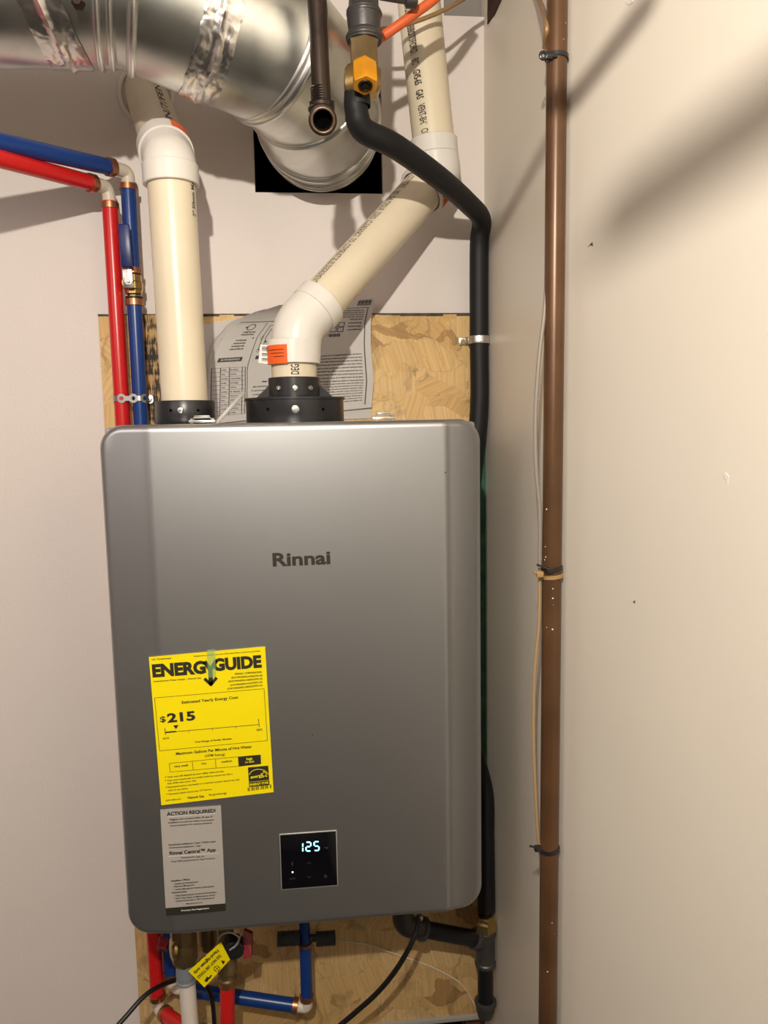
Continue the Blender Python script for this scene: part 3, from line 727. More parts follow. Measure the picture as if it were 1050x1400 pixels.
# pipe may lean slightly
A1 = hub.copy()
obj('pipe', tube([A0, A1], rp, 48), 'pvc', ip)
el = P(232, 222, CY); wall_pt = pv
dirw = (wall_pt-el).normalized()
E1 = el+dirw*.050
g = tube(fillet([A1+(A1-A0).normalized()*-.002, el, E1], .03, 8), rp+.0035, 48); obj('elbow', g, 'pvc_white', ip)
da = (A1-A0).normalized()
pvc_ring('elbow_hub', hub-da*.020, hub+da*.006, rp+.0055, 'pvc_white', ip)
pvc_ring('elbow_hub', E1-dirw*.022, E1+dirw*.003, rp+.0058, 'pvc_white', ip)
obj('wall_pipe', tube([E1-dirw*.01, wall_pt+dirw*.05], rp, 48), 'pvc', ip)
g = bmesh.new(); torus((wall_pt.x, -.002, wall_pt.z), BK, rp+.008, .0035, 48, 10, g)
for v in g.verts: v.co.z = wall_pt.z+(v.co.z-wall_pt.z)*1.12
obj('wall_ring', g, 'pvc_white', ip)
g = bmesh.new(); cyltext(g, '2" 50mm Max', A0.lerp(A1, .80), A0.lerp(A1, .955), rp+.0004, R(-66), .0075, .02); obj('lettering', g, 'pipe_ink', ip, smooth=False)
g = bmesh.new(); cyltext(g, 'EN/7/FEN', E1+dirw*.004, wall_pt-dirw*.045, rp+.0004, R(-45), .010, .02); obj('lettering', g, 'pipe_ink', ip, smooth=False)
g = bmesh.new(); cylpatch(g, E1-dirw*.021, E1+dirw*.001, rp+.0062, R(30), R(72)); obj('orange_sticker', g, 'orange_label', ip)

ep = thing('exhaust_vent_pipe', (cE.x, CY, tE2), 'cream vent pipe slanting up to the right from the wide black flange', 'vent pipe')
e0 = Vector((cE.x, CY, tE2-.02)); e1 = P(404, 452, CY); hubB = P(404, 496, CY)
S0 = P(413, 442, CY+.003); S1 = P(590, 248, -.085); top = P(566, -60, -.085)
ds = (S1-S0).normalized()
obj('pipe_stub', tube([e0, Vector((cE.x, CY, hubB.z+.005))], rp, 48), 'pvc', ep)
h1 = S0+ds*.012
g = tube(fillet([hubB+Vector((0, 0, .006)), P(406, 447, CY), h1+ds*.028], .034, 10), rp+.0035, 48); obj('elbow', g, 'pvc_white', ep)
pvc_ring('elbow_hub', (cE.x, CY, hubB.z-.002), (cE.x, CY, hubB.z+.030), rp+.0055, 'pvc_white', ep)
pvc_ring('elbow_hub', h1+ds*.012, h1+ds*.034, rp+.0055, 'pvc_white', ep)
obj('slanted_pipe', tube([S0+ds*.01, S1], rp, 48), 'pvc', ep)
dt = (top-S1).normalized()
u1 = S1-ds*.004; hub2 = S1+dt*.052
pvc_ring('elbow_hub', S1-ds*.026, S1-ds*.002, rp+.0068, 'pvc_white', ep)
g = tube(fillet([S1-ds*.006, S1+ds*.016, S1+ds*.012+dt*.05], .02, 8), rp+.0035, 48); obj('elbow', g, 'pvc_white', ep)
pvc_ring('elbow_hub', S1+ds*.012+dt*.028, S1+ds*.012+dt*.052, rp+.0045, 'pvc_white', ep)
obj('upper_pipe', tube([S1+ds*.012+dt*.04, top], rp, 48), 'pvc', ep)
g = bmesh.new()
ub = S1+ds*.012+dt*.052
cyltext(g, 'WN  ROAD,  ABBOTSFORD,   BC    GVS-65    GAS    VENT-BH/   CC', P(567, 2, -.085), ub, rp+.0004, R(-30), .0115, .012)
obj('lettering', g, 'pipe_ink', ep, smooth=False)
g = bmesh.new(); cyltext(g, 'CONTROL  NO  SHUTPOUR  ZERO  CLEARANCE  TO  COMBUSTIBLES/DEGREMENT', S1-ds*.031, h1+ds*.036, rp+.0004, R(-67), .0120, -.002)
obj('lettering', g, 'pipe_ink', ep, smooth=False)
g = bmesh.new(); cyltext(g, 'DEG', Vector((cE.x, CY, tE2+.003)), Vector((cE.x, CY, hubB.z-.004)), rp+.0004, R(-12), .011, .02)
obj('lettering', g, 'pipe_ink', ep, smooth=False)
g = bmesh.new(); zc0 = zat(383, 497, CY-rp); zc1 = zat(383, 471, CY-rp)
cylpatch(g, (cE.x, CY, zc0), (cE.x, CY, zc1), rp+.0062, R(-78), R(-13)); obj('orange_sticker', g, 'orange_label', ep, label='orange sticker on the elbow hub')
YK = CY-.012
g = bmesh.new(); pquad(g, [(356, 471), (371, 472), (370, 498), (353, 496)], YK, .0003); wsx = obj('white_sticker', g, 'white_label', ep, label='white barcode end of the sticker, peeled off to the left', smooth=False)
g = bmesh.new()
for k in range(9):
    if k in (3, 6): continue
    y_ = 474.5+k*2.3; pline(g, 358, y_, 366, y_+.3, (1.1, 1.5, .8)[k % 3], YK-.0003)
obj('barcode', g, 'ink', wsx, smooth=False)
g = bmesh.new()
cylpatch(g, (cE.x, CY, zc1-.009), (cE.x, CY, zc1-.001), rp+.0067, R(-78), R(-70), 3)
for k in range(3): cylpatch(g, (cE.x, CY, zc1-.0068-k*.0045), (cE.x, CY, zc1-.006-k*.0045), rp+.0067, R(-62+8*k), R(-20), 8)
cyltext(g, 'ROYAL', Vector((cE.x-.000, CY, zc0+.004)), Vector((cE.x, CY, zc0+.010)), rp, 0, .0001) if False else None
o_ = obj('sticker_print', g, 'ink', ep, smooth=False); o_['kind'] = 'stuff'
g = bmesh.new(); cylpatch(g, S1-ds*.024, S1-ds*.004, rp+.0074, R(52), R(78)); obj('orange_sticker', g, 'orange_label', ep)
g = bmesh.new(); 
for k in range(5): cylpatch(g, S1-ds*(.023-k*.0038), S1-ds*(.021-k*.0038), rp+.0074, R(30), R(48), 4)
o_ = obj('sticker_print', g, 'ink', ep, smooth=False); o_['kind'] = 'stuff'
# ------------------------------------------------------------------ instruction sheets
def sheet(name, par, left, right, topm, botm, depth, m_='paper', nu=28, nv=28):
    """Coons-like sheet between two photo-measured edges; depth(u,v) is the distance off the wall"""
    def samp(pts, t):
        for i in range(len(pts)-1):
            if t <= pts[i+1][0] or i == len(pts)-2:
                k = (t-pts[i][0])/(pts[i+1][0]-pts[i][0]); return (pts[i][1]+(pts[i+1][1]-pts[i][1])*k, pts[i][2]+(pts[i+1][2]-pts[i][2])*k)
    def S(u, v, off=0.):
        a_, b2 = samp(left, v), samp(right, v); Y = -.0135-depth(u, v)
        return P(a_[0]+(b2[0]-a_[0])*u, a_[1]+(b2[1]-a_[1])*u, Y)+Vector((0, -off, 0))
    bm = bmesh.new(); vs = [[bm.verts.new(S(i/nu, j/nv)) for i in range(nu+1)] for j in range(nv+1)]
    for j in range(nv):
        for i in range(nu): bm.faces.new((vs[j][i], vs[j][i+1], vs[j+1][i+1], vs[j+1][i]))
    g = bm; e_ = bmesh.ops.solidify(g, geom=g.faces[:], thickness=.0003)
    o = obj(name, g, m_, par, ang=60); return S, o
sh = thing('blank_sheet', P(390, 578, -.014), 'plain white paper sheet behind the printed sheet, its left edge beside the left pipe', 'paper')
sheet('page', sh, [(0, 268, 580), (1, 268, 446)], [(0, 507, 572), (.35, 507, 520), (1, 330, 434)], None, None, lambda u, v: .001+.004*v*(1-u))
ins = thing('instruction_sheet', P(400, 578, -.02), 'large printed instruction sheet tucked upside down behind the exhaust pipe, curling at its upper left', 'paper')
left = [(0, 284, 580), (.45, 285, 505), (.55, 291, 492), (.7, 303, 464), (.82, 322, 443), (.92, 352, 427), (1, 382, 417)]
right_ = [(0, 508, 557), (.3, 511, 520), (.6, 507, 470), (.8, 507, 440), (1, 512, 407)]
S, _o = sheet('page', ins, left, right_, None, None, lambda u, v: .006+.045*max(0, v-.3)**1.3*max(0, 1-u*2.2)**1.2+.004*math.sin(u*7+1)*v+.01*max(0, u-.85))
g = bmesh.new(); pv_ = None
for k in range(15):
    v_ = .45+.50*k/14; a_ = S(0, v_); w_ = .010*math.sin(math.pi*min(1, .12+k/14*.86)); nrm = Vector((-1, 0, .25)) if v_ < .75 else Vector((-.6, 0, .8))
    c_ = (g.verts.new(a_), g.verts.new(a_+nrm.normalized()*w_*.7+Vector((0, -.003, 0))), g.verts.new(a_+nrm.normalized()*w_+Vector((0, .004, 0))))
    if pv_: g.faces.new((pv_[0], pv_[1], c_[1], c_[0])); g.faces.new((pv_[1], pv_[2], c_[2], c_[1]))
    pv_ = c_
obj('curled_edge', g, 'paper', ins, label='white curled back edge of the sheet')
g = bmesh.new()
def um(u): return u*.78 if u < .31 else (u-.06 if u < .5 else min(u*1.06, .985))
def srect(u0, v0, u1, v1, k=6):
    u0, u1 = um(u0), um(u1)
    if u1-u0 < .0032 and abs(v1-v0) > .02: u1 = u0+.0045
    for i in range(k):
        if abs(u1-u0) > abs(v1-v0): a_, b2, c_, d_ = u0+(u1-u0)*i/k, u0+(u1-u0)*(i+1)/k, v0, v1
        else: a_, b2, c_, d_ = u0, u1, v0+(v1-v0)*i/k, v0+(v1-v0)*(i+1)/k
        g.faces.new([g.verts.new(S(x_, y_, .0007)) for x_, y_ in ((a_, c_), (b2, c_), (b2, d_), (a_, d_))])
def sframe(u0, v0, u1, v1, t=.004):
    srect(u0, v0, u1, v0+t*1.3); srect(u0, v1-t*1.3, u1, v1); srect(u0, v0, u0+t, v1); srect(u1-t, v0, u1, v1)
def stext(s, u0, v0, u1, h, b=.022):
    h *= 1.25; u0, u1 = um(u0), um(u1)
    uv, fs = glyphs(s, b); flat(g, uv, fs, lambda p_, q_: S(u1-(u1-u0)*p_, v0-q_*h, .0007))
# page borders and columns
srect(.30, .02, .305, .82, 14); srect(.02, .83, .42, .834, 10); srect(.90, .04, .906, .92, 14); srect(.62, .92, .906, .924, 8)
# left column: heading bar, text and table
srect(.045, .52, .24, .558)
sframe(.33, .60, .44, .80, .003); sframe(.355, .63, .42, .77, .003); srect(.36, .66, .43, .675); srect(.33, .53, .36, .56)
words = ['Gas supply and water temperature settings', 'Adjust combustion parameter by following', 'Remove the front panel of the appliance', 'Press the button to select the setting', 'Check valve and condensate drain lines', 'Turn off power before service is begun', 'Verify the dip switch position is set']
for k in range(4): stext(words[k][:22], .10+.01*k, .625+k*.022, .22, .011)
for k in range(2): stext(words[k+2][:18], .14, .735+k*.02, .25, .011)
for k in range(12): srect(.02, .06+k*.036, .285, .0618+k*.036, 8)
for u_ in (.02, .09, .16, .26, .284): srect(u_, .06, u_+.003, .46, 10)
for k in range(11):
    for ui, wd in ((.1, .05), (.17, .08)): stext(words[(k+int(ui*10)) % 7][:9+(k*3) % 5], ui, .082+k*.036, ui+wd*(.6+.4*((k*7) % 3)/2), .010)
for k in range(6): stext(words[k % 7][:18], .32+.01*(k % 2), .12+k*.035, .46, .012)
pr = None
for cx, cy, ru, rv in ((.40, .33, .03, .018), (.14, .79, .03, .025), (.27, .70, .011, .013), (.27, .60, .011, .013)):
    for k in range(14):
        a_, b2 = 2*math.pi*k/14, 2*math.pi*(k+1)/14
        g.faces.new([g.verts.new(S(cx+ru*f_*math.cos(t_), cy+rv*f_*math.sin(t_), .0007)) for f_, t_ in ((1, a_), (1, b2), (.82, b2), (.82, a_))])
srect(.385, .325, .415, .335); srect(.128, .785, .152, .793); srect(.265, .695, .276, .705)
# right column
for k in range(17): stext(words[(k*3) % 7]+' '+words[(k*5+1) % 7][:14+(k*5) % 16], .60, .095+k*.027, .885, .010)
for i_ in range(2):
    for j_ in range(2): sframe(.68+i_*.045, .72+j_*.045, .72+i_*.045, .76+j_*.045, .004)
stext('888:', .67, .705, .75, .022)
for k in range(4): stext(words[k][:16], .79, .74+k*.03, .88, .011); stext(words[k+2][:26], .70, .85+k*.018, .88, .009)
for k in range(22):
    if k % 6 != 4: srect(.80+k*.0055, .955, .80+k*.0055+(.0025, .004, .0018)[k % 3], .985, 1)
stext('100000475-04', .80, .952, .92, .010)
obj('print', g, 'paper_ink', ins, smooth=False)['kind'] = 'stuff'
g = bmesh.new(); uv, fs = glyphs('CONDENSATE', .03); flat(g, uv, fs, lambda p_, q_: S(.172-.12*p_, .549-q_*.018, .0011)); obj('heading_print', g, 'paper', ins, smooth=False, label='white heading on a black bar')
# ------------------------------------------------------------------ water lines
def line_parts(par, pts, r_, m_, elbows, fil=.012):
    pass
PR = .0112
YV = -.050
def seg(par, a_, b2, r_, m_, nm='pipe', n=24): return obj(nm, tube([a_, b2], r_, n), m_, par)
def ring_at(par, p_, d_, r_, w_=.008):
    d_ = Vector(d_).normalized(); return obj('crimp_ring', lathe([(r_-.0005, -w_/2), (r_+.0012, -w_/2+.0004), (r_+.0012, w_/2-.0004), (r_-.0005, w_/2)], p_, d_, 28), 'crimp', par)
def elbow_at(par, a_, c_, b2, r_=.0095):
    return obj('elbow', tube(fillet([a_, c_, b2], .012, 6), r_, 20), 'poly', par)
hot = thing('hot_water_pipe', P(167, 1290, YV), 'red plastic hot water pipe coming from the left edge and running down behind the heater', 'water pipe')
cold = thing('cold_water_pipe', P(190, 1290, YV), 'blue plastic cold water pipe beside the red one, with a blue-handled shutoff valve', 'water pipe')
# red
rc = P(147, 256, YV); rh = P(0, 217, -.21); rh2 = rc+(rh-rc)*2.4
rb = Vector((rc.x, YV, P(215, 1364, YV).z)); rtp = P(150, 274, YV)
# straight vertical, matched at two heights
rv0 = P(150, 276, YV); rv1 = P(215, 1362, YV)
dh = (rh2-rc).normalized()
seg(hot, rc+dh*.030, rh2, PR, 'pex_red', 'upper_pipe'); ring_at(hot, rc+dh*.032, dh, PR+.0006, .010)
elbow_at(hot, rc+dh*.028, rc, rv0+(rv0-rv1).normalized()*-.004)
seg(hot, rv0, rv1, PR, 'pex_red'); ring_at(hot, rv0+(rv1-rv0).normalized()*.006, Z, PR+.0006, .009)
rw = P(217, 1380, YV); rz = P(262, 1412, YV-.07)
ring_at(hot, rv1, Z, PR+.0006, .009); elbow_at(hot, rv1, rw, rw.lerp(rz, .3)); dz_ = (rz-rw).normalized()
ring_at(hot, rw+dz_*.020, dz_, PR+.0008, .009)
low = P(285, 1440, -.14)
obj('lower_pipe', tube(fillet([rw+dz_*.016, rz, low], .015, 6), PR, 24), 'pex_red', hot)
# blue
bc = P(174, 234, YV); bh = P(0, 194, -.21); bh2 = bc+(bh-bc)*2.4; dh = (bh2-bc).normalized()
seg(cold, bc+dh*.029, bh2, PR, 'pex_blue', 'upper_pipe'); ring_at(cold, bc+dh*.031, dh, PR+.0006, .010)
bv0 = P(175, 252, YV); bv1 = P(234, 1336, YV)
dv = (bv1-bv0).normalized()
elbow_at(cold, bc+dh*.028, bc+Vector((.001, 0, -.001)), bv0+dv*.004)
def on_blue(py):
    lo, hi = 0., 1.
    for _ in range(30):
        k = (lo+hi)/2; q = bv0.lerp(bv1, k)-CAM
        if 700-FPX*q.dot(up)/q.dot(fwd) < py: lo = k
        else: hi = k
    return bv0.lerp(bv1, lo)
seg(cold, bv0, on_blue(368), PR*.96, 'pex_blue'); ring_at(cold, on_blue(256), dv, PR+.0006, .009)
seg(cold, on_blue(410), bv1, PR*.96, 'pex_blue')
va = on_blue(389)
ring_at(cold, on_blue(370.5), dv, PR+.0006, .009); ring_at(cold, on_blue(413.5), dv, PR+.0006, .010)
obj('black_band', lathe([(PR+.001, -.0012), (PR+.001, .0012)], on_blue(407), dv, 24), 'black_ring', cold)
vv = obj('ball_valve', lathe([(.0095, -.020), (.0095, -.015), (.0125, -.013), (.0125, -.004), (.0142, -.002), (.0142, .007), (.0125, .009), (.0125, .014), (.0095, .016), (.0095, .020)], va, dv, 8, None, True, True), 'brass', cold, label='small brass ball valve')
nb = P(176, 384, YV-.024)
obj('valve_stem', lathe([(.0075, 0), (.0075, .008), (.006, .008), (.006, .014)], va+Vector((-.006, -.004, 0)), nb-va, 20), 'brass', vv)
g = lathe([(.0062, -.002), (.0062, .002)], nb, FR, 6); lathe([(.0032, .002), (.003, .006)], nb, FR, 12, g); obj('handle_nut', g, 'steel', vv)
l0 = P(176, 394, YV-.022); l1 = P(173.5, 368, YV-.024)
g = bmesh.new(); obox(g, (l0+l1)/2, (l1-l0), FR, (l1-l0).cross(FR), (l1-l0).length, .002, .014, .0006); obj('lever', g, 'steel', vv)
l2 = P(169, 306, YV-.030); l3 = P(174, 366, YV-.026)
g = bmesh.new(); obox(g, (l2+l3)/2, (l3-l2), FR, (l3-l2).cross(FR), (l3-l2).length, .0055, .0165, .0025)
hdl = obj('lever_grip', g, 'navy', vv, label='dark blue plastic lever grip')
# lower blue run
bw = P(237, 1350, YV); b2a = P(266, 1356, YV-.005); b2b = P(412, 1376, YV-.03); dr = (b2b-bw).normalized()
ring_at(cold, bv1+dv*-.004, dv, PR+.0006, .009); elbow_at(cold, bv1, bw, bw+dr*.02)
ring_at(cold, bw+dr*.022, dr, PR+.0008, .009)
be = P(420, 1377, YV-.03); seg(cold, bw+dr*.018, be-dr*.018, PR, 'pex_blue', 'lower_pipe'); ring_at(cold, be-dr*.020, dr, PR+.0008, .009)
bt = P(421.5, 1290, YV-.03); upd = (Vector((be.x, be.y, bt.z))-be).normalized()
elbow_at(cold, be-dr*.016, be, be+Z*.014)
seg(cold, be+Z*.012, Vector((be.x, be.y, bt.z)), PR*.88, 'pex_blue', 'riser'); ring_at(cold, be+Z*.018, Z, PR*.92, .009); ring_at(cold, Vector((be.x, be.y, bt.z)), Z, PR*.9, .006)
obj('inlet_pipe', tube([Vector((be.x, be.y, bt.z)), Vector((be.x, be.y, zB+.004))], PR*.8, 20), 'pex_blue', cold)
# ribbed grey connector on the inlet
gc = thing('ribbed_connector', P(420, 1282, YV-.03), 'dark grey ribbed horizontal connector crossing the short blue riser under the heater', 'fitting')
for x0, x1 in ((379, 410), (432, 459)):
    a_, b2 = P(x0, 1284, YV-.035), P(x1, 1282, YV-.035); k = 9; pr_ = []
    L_ = (b2-a_).length
    for i_ in range(k): pr_ += [(.0105, L_*i_/k), (.0118, L_*(i_+.3)/k), (.0118, L_*(i_+.6)/k), (.0105, L_*(i_+.9)/k)]
    obj('ribbed_sleeve', lathe(pr_, a_, b2-a_, 20), 'grey_barb', gc)
a_, b2 = P(406, 1283, YV-.028), P(434, 1282, YV-.028); obj('core', tube([a_, b2], .006, 16), 'grey_barb', gc)
# ------------------------------------------------------------------ perforated strap
stp = thing('perforated_strap', P(180, 545, -.03), 'thin galvanised perforated strap holding the red and blue pipes to the board', 'strap')
def rc_at(py):
    lo, hi = 0., 1.
    for _ in range(30):
        k = (lo+hi)/2; q = rv0.lerp(rv1, k)-CAM
        if 700-FPX*q.dot(up)/q.dot(fwd) < py: lo = k
        else: hi = k
    return rv0.lerp(rv1, lo)
ra, ba = rc_at(545), on_blue(545)
zc = (ra.z+ba.z)/2; path = []
ro = PR+.0012
for k in range(7): t_ = R(200+k*11.5); path.append(Vector((ra.x+ro*math.cos(t_), ra.y+ro*math.sin(t_), zc)))
for k in range(7): t_ = R(270+k*10); path.append(Vector((ba.x+ro*math.cos(t_), ba.y+ro*math.sin(t_), zc))) if k else path.append(Vector((ba.x, ba.y-ro, zc)))
sx = P(203, 545, -.015); path.append(Vector((sx.x-.006, -.016, zc))); path.append(Vector((sx.x+.007, -.0145, zc)))
path.insert(0, Vector((ra.x-ro-.002, -.0145, zc)))
cum = [0]
for i in range(1, len(path)): cum.append(cum[-1]+(path[i]-path[i-1]).length)
def onp(s_):
    s_ = min(max(s_, 0), cum[-1]-1e-6)
    for i in range(len(cum)-1):
        if s_ <= cum[i+1]: return path[i].lerp(path[i+1], (s_-cum[i])/(cum[i+1]-cum[i]))
T_ = cum[-1]; pitch = .0172; g = bmesh.new(); prv = None; off = .006
k = int(T_/.0008)
for i in range(k+1):
    s_ = T_*i/k; ph = ((s_-off) % pitch)/pitch; dctr = min(ph, 1-ph)*pitch
    outer = max(.0036, math.sqrt(max(.0068**2-dctr**2, 0))); inner = math.sqrt(max(.0030**2-dctr**2, 0))
    p_ = onp(s_); c_ = [g.verts.new(p_+Z*h_) for h_ in (-outer, -max(inner, 1e-5), max(inner, 1e-5), outer)]
    if prv: g.faces.new((prv[0], prv[1], c_[1], c_[0])); g.faces.new((prv[2], prv[3], c_[3], c_[2])); 
    if prv and inner == 0 and pin == 0: g.faces.new((prv[1], prv[2], c_[2], c_[1]))
    prv = c_; pin = inner
bmesh.ops.solidify(g, geom=g.faces[:], thickness=.0009)
obj('band', g, 'steel', stp)
screw(stp, (sx.x, -.0165, zc), FR, .0052)
# ------------------------------------------------------------------ black gas hose
gh = thing('gas_hose', P(657, 560, -.03), 'thick black hose curving from the amber-capped fitting down into the corner', 'hose')
hp = [P(487, 128, -.295), P(487, 150, -.295), P(497, 178, -.285), P(540, 200, -.26), P(600, 243, -.19), P(640, 278, -.11), P(658, 300, -.055), P(663, 330, -.035), P(661, 380, -.031), P(657, 465, -.030), P(655, 560, -.030),
      P(645, 650, -.030), P(632, 760, -.030), P(628, 880, -.032), P(642, 1000, -.042), P(664, 1080, -.056), P(677, 1140, -.064), P(675, 1200, -.068), P(674, 1243, -.070)]
hp = [Vector((min(p_.x, WX-.0165), p_.y, p_.z)) for p_ in hp]
HR = .0148
cr_ = crom(hp, 8); rr = []
for p_ in cr_: rr.append(HR*(.96 if p_.z > P(0, 150, -.29).z else 1))
obj('jacket', tube(cr_, rr, 24), 'black_rubber', gh)
g = lathe([(.0152, 0), (.0158, .002), (.0150, .012)], P(489, 146, -.295)-Vector((0, 0, .0)), Vector((0, 0, 1)), 24, None, False)
obj('jacket_cuff', g, 'black_rubber', gh, label='frayed upper cuff')
cl = thing('pipe_clamp', P(655, 466, -.03), 'small shiny one-hole clamp fixing the black hose to the board edge', 'clamp')
c0 = P(655, 465, -.030); c0.x = min(c0.x, WX-.0165)
g = lathe([(HR+.0006, -.006), (HR+.0022, -.006), (HR+.0030, -.003), (HR+.0022, 0), (HR+.0030, .003), (HR+.0022, .006), (HR+.0006, .006)], c0, Z, 32, None, False); obj('band', g, 'steel', cl)
ex = P(627, 467, -.0145).x
g = bmesh.new(); box(g, (ex, -.0155, c0.z-.0062), (c0.x-.009, -.0125, c0.z+.0062), .001); obj('tab', g, 'steel', cl)
g = lathe([(.0042, -.001), (.004, .0012)], P(633, 467, -.0155), FR, 14); obj('screw', g, 'dull_brass', cl)
# ------------------------------------------------------------------ gas fitting at the top
gf = thing('gas_fitting', P(495, 128, -.295), 'brass and iron fitting with an amber hex cap atop the black hose', 'fitting')
ft = P(500, 80, -.295); fx = ft.x
def fz(py): return P(498, py, -.295).z
ctr = lambda py, dx=0: Vector((P(498, py, -.295).x+dx, -.295, fz(py)))
g = lathe([(.0205, 0), (.0208, .008), (.018, .012), (.0195, .020), (.0205, .034), (.018, .038), (.0165, .055)], ctr(58), Z, 28); obj('iron_coupling', g, 'grey_iron', gf)
obj('iron_nipple', tube([ctr(20), ctr(-120)], .0168, 28), 'black_steel', gf)
g = bmesh.new(); torus(ctr(52), Z, .0192, .003, 32, 10, g); torus(ctr(20), Z, .0185, .0028, 32, 10, g); obj('rib', g, 'grey_iron', gf)
g = lathe([(.0155, 0), (.018, .003), (.0175, .024), (.0195, .030)], ctr(94), Z, 6, None, True); obj('brass_union', g, 'dull_brass', gf)
g = lathe([(.020, 0), (.0245, .006), (.0245, .024), (.0205, .030)], ctr(130)+Vector((-.002, 0, 0)), Z, 6); obj('hex_nut', g, 'brass', gf)
d_ = Vector((0, -.36, -.93)).normalized(); c0_ = P(498, 91, -.322)
g = lathe([(.0125, -.004), (.0150, 0), (.0152, .024), (.0140, .0265), (.0075, .0265), (.0070, .021), (.001, .021)], c0_, d_, 6); cap = obj('hex_cap', g, 'amber', gf, label='amber painted hex cap facing the camera', ang=25)
q = c0_+d_*.0266
g = torus(q, d_, .0070, .0016, 20, 8); lathe([(.0042, -.006), (.0040, .001)], q, d_, 12, g); obj('socket', g, 'iron', cap)
# ------------------------------------------------------------------ iron pipe with open elbow
ir = thing('open_iron_pipe', P(441, 185, -.36), 'rusty dark iron pipe hanging in front of the duct, ending in an open elbow', 'pipe')
YI = -.365
ib = P(440, 140, YI); it = P(430, -60, YI)
obj('pipe', tube([ib, it], .0102, 28), 'iron', ir)
prf = []
for k in range(7): prf += [(.0107, k*.0026), (.0098, k*.0026+.0013)]
obj('thread', lathe(prf, P(438.5, 142, YI), it-ib, 24), 'iron', ir, label='rusty thread above the elbow')
ec_ = P(441, 162, YI+.004); fd = (CAM-ec_).normalized(); fd = Vector((fd.x*.6, fd.y, fd.z-.12)).normalized()
dn_ = (ib-it).normalized()
g = tube(fillet([ib-dn_*.001, ec_+dn_*.0, ec_+fd*.016], .012, 8), .0138, 28, False); obj('elbow', g, 'iron', ir)
g = lathe([(.0152, -.008), (.0155, 0), (.0125, .0005), (.0105, -.002), (.0098, -.018), (.0001, -.018)], ec_+fd*.017, fd, 32, None, False); lip = obj('elbow_rim', g, 'iron', ir)
g = torus(ec_+fd*.0165, fd, .0122, .0016, 32, 8); obj('worn_lip', g, mat('worn_tan_metal', (.20, .13, .08), .45, metal=.6, var=.5, vscale=150), lip, label='bare tan metal lip')
obj('bore', lathe([(.0098, 0), (.0098, .001)], ec_+fd*.001, fd, 24), 'dark_hole', lip)
g = torus(P(438.7, 150, YI), Z, .0118, .0025, 28, 8); obj('elbow_collar', g, 'iron', ir)
# ------------------------------------------------------------------ cables at the top
g = tube(crom([P(400, 36, -.075), P(450, 41, -.085), P(500, 41, -.125), P(545, 36, -.145), P(600, 17, -.14), P(650, -12, -.12), P(690, -45, -.16), P(722, -30, -.25), P(738, 2, -.33), P(747, 32, cp_Y), P(745, 66, cp_Y+.012)], 8), .0030, 12)
tag(obj('tan_tube', g, 'tan'), 'thin tan tube looping across the top of the photo to the brown pipe', 'cable')
g = tube(crom([P(505, 62, -.22), P(530, 45, -.235), P(565, 20, -.24), P(605, -12, -.24), P(640, -60, -.24)], 8), .0060, 14)
tag(obj('orange_cable', g, 'orange'), 'orange cable rising to the right past the top of the upper vent pipe', 'cable')
ov = thing('overhead_bracket', P(605, -2, -.25), 'dark grey metal fitting at the top edge beside the orange cable', 'fitting')
obj('arm', tube([P(520, -6, -.27), P(556, 0, -.26)], .005, 12), 'grey_iron', ov)
obj('knuckle', lathe([(.006, -.008), (.009, -.006), (.009, .006), (.006, .008)], P(562, 0, -.26), XX, 12), 'grey_iron', ov)
wb = bmesh.new(); pts_ = [PX(669, -60, WX), PX(668, 33, WX), PX(672, 26, WX), PX(677, 20, WX), PX(687, -2, WX), PX(700, -60, WX)]
a1_ = [wb.verts.new(p_+Vector((-.0022, 0, 0))) for p_ in pts_]; a2_ = [wb.verts.new(p_+Vector((-.0004, 0, 0))) for p_ in pts_]
wb.faces.new(a1_); wb.faces.new(a2_[::-1])
for i in range(6): wb.faces.new((a1_[i], a2_[i], a2_[(i+1) % 6], a1_[(i+1) % 6]))
tag(obj('torn_wall_opening', wb, mat('dark_red_brown', (.035, .008, .004), .9), smooth=False), 'dark red-brown jagged gap at the top of the corner', 'opening')
# ------------------------------------------------------------------ brown pipe, ties and cable
cx_ = P(757, 580, cp_Y).x; CR = .0111
bp_ = thing('brown_copper_pipe', (cx_, cp_Y, .0), 'long brown oxidised copper pipe running top to bottom right of the heater', 'pipe')
ctop, cbot = P(762, -20, cp_Y), P(748.5, 1420, cp_Y); cdir = (ctop-cbot).normalized()
def cpt(py):
    t_ = (py+20)/1440.; lo, hi = 0., 1.
    for _ in range(30):
        k = (lo+hi)/2; q = ctop.lerp(cbot, k)-CAM
        if 700-FPX*q.dot(up)/q.dot(fwd) < py: lo = k
        else: hi = k
    return ctop.lerp(cbot, lo)
ext0 = cbot-cdir*((cbot.z)/cdir.z-.002); ext1 = ctop+cdir*(CEIL-.002-ctop.z)
obj('pipe', tube([ext0, ext1], CR, 40), 'brown_pipe', bp_)
g = bmesh.new(); random.seed(5)
for px, py in ((745, 746), (746, 760), (744, 764), (747, 695), (759, 802), (759, 815), (760, 824), (749, 855), (759, 857), (757, 1254), (750, 1320), (762, 1270), (772, 37), (768, 60)):
    c_ = cpt(py); a_ = R((px-(757 if py < 900 else 751))*3.6); n_ = (CAM-c_); n_.z = 0; n_.normalize(); t_ = Z.cross(n_)
    d_ = n_*math.cos(a_)+t_*math.sin(a_); lathe([(.0004+.0007*random.random()**2, 0), (.0002, .0002)], c_+d_*(CR+.0001), d_, 7, g)
obj('paint_speck', g, 'chip', bp_)['kind'] = 'stuff'
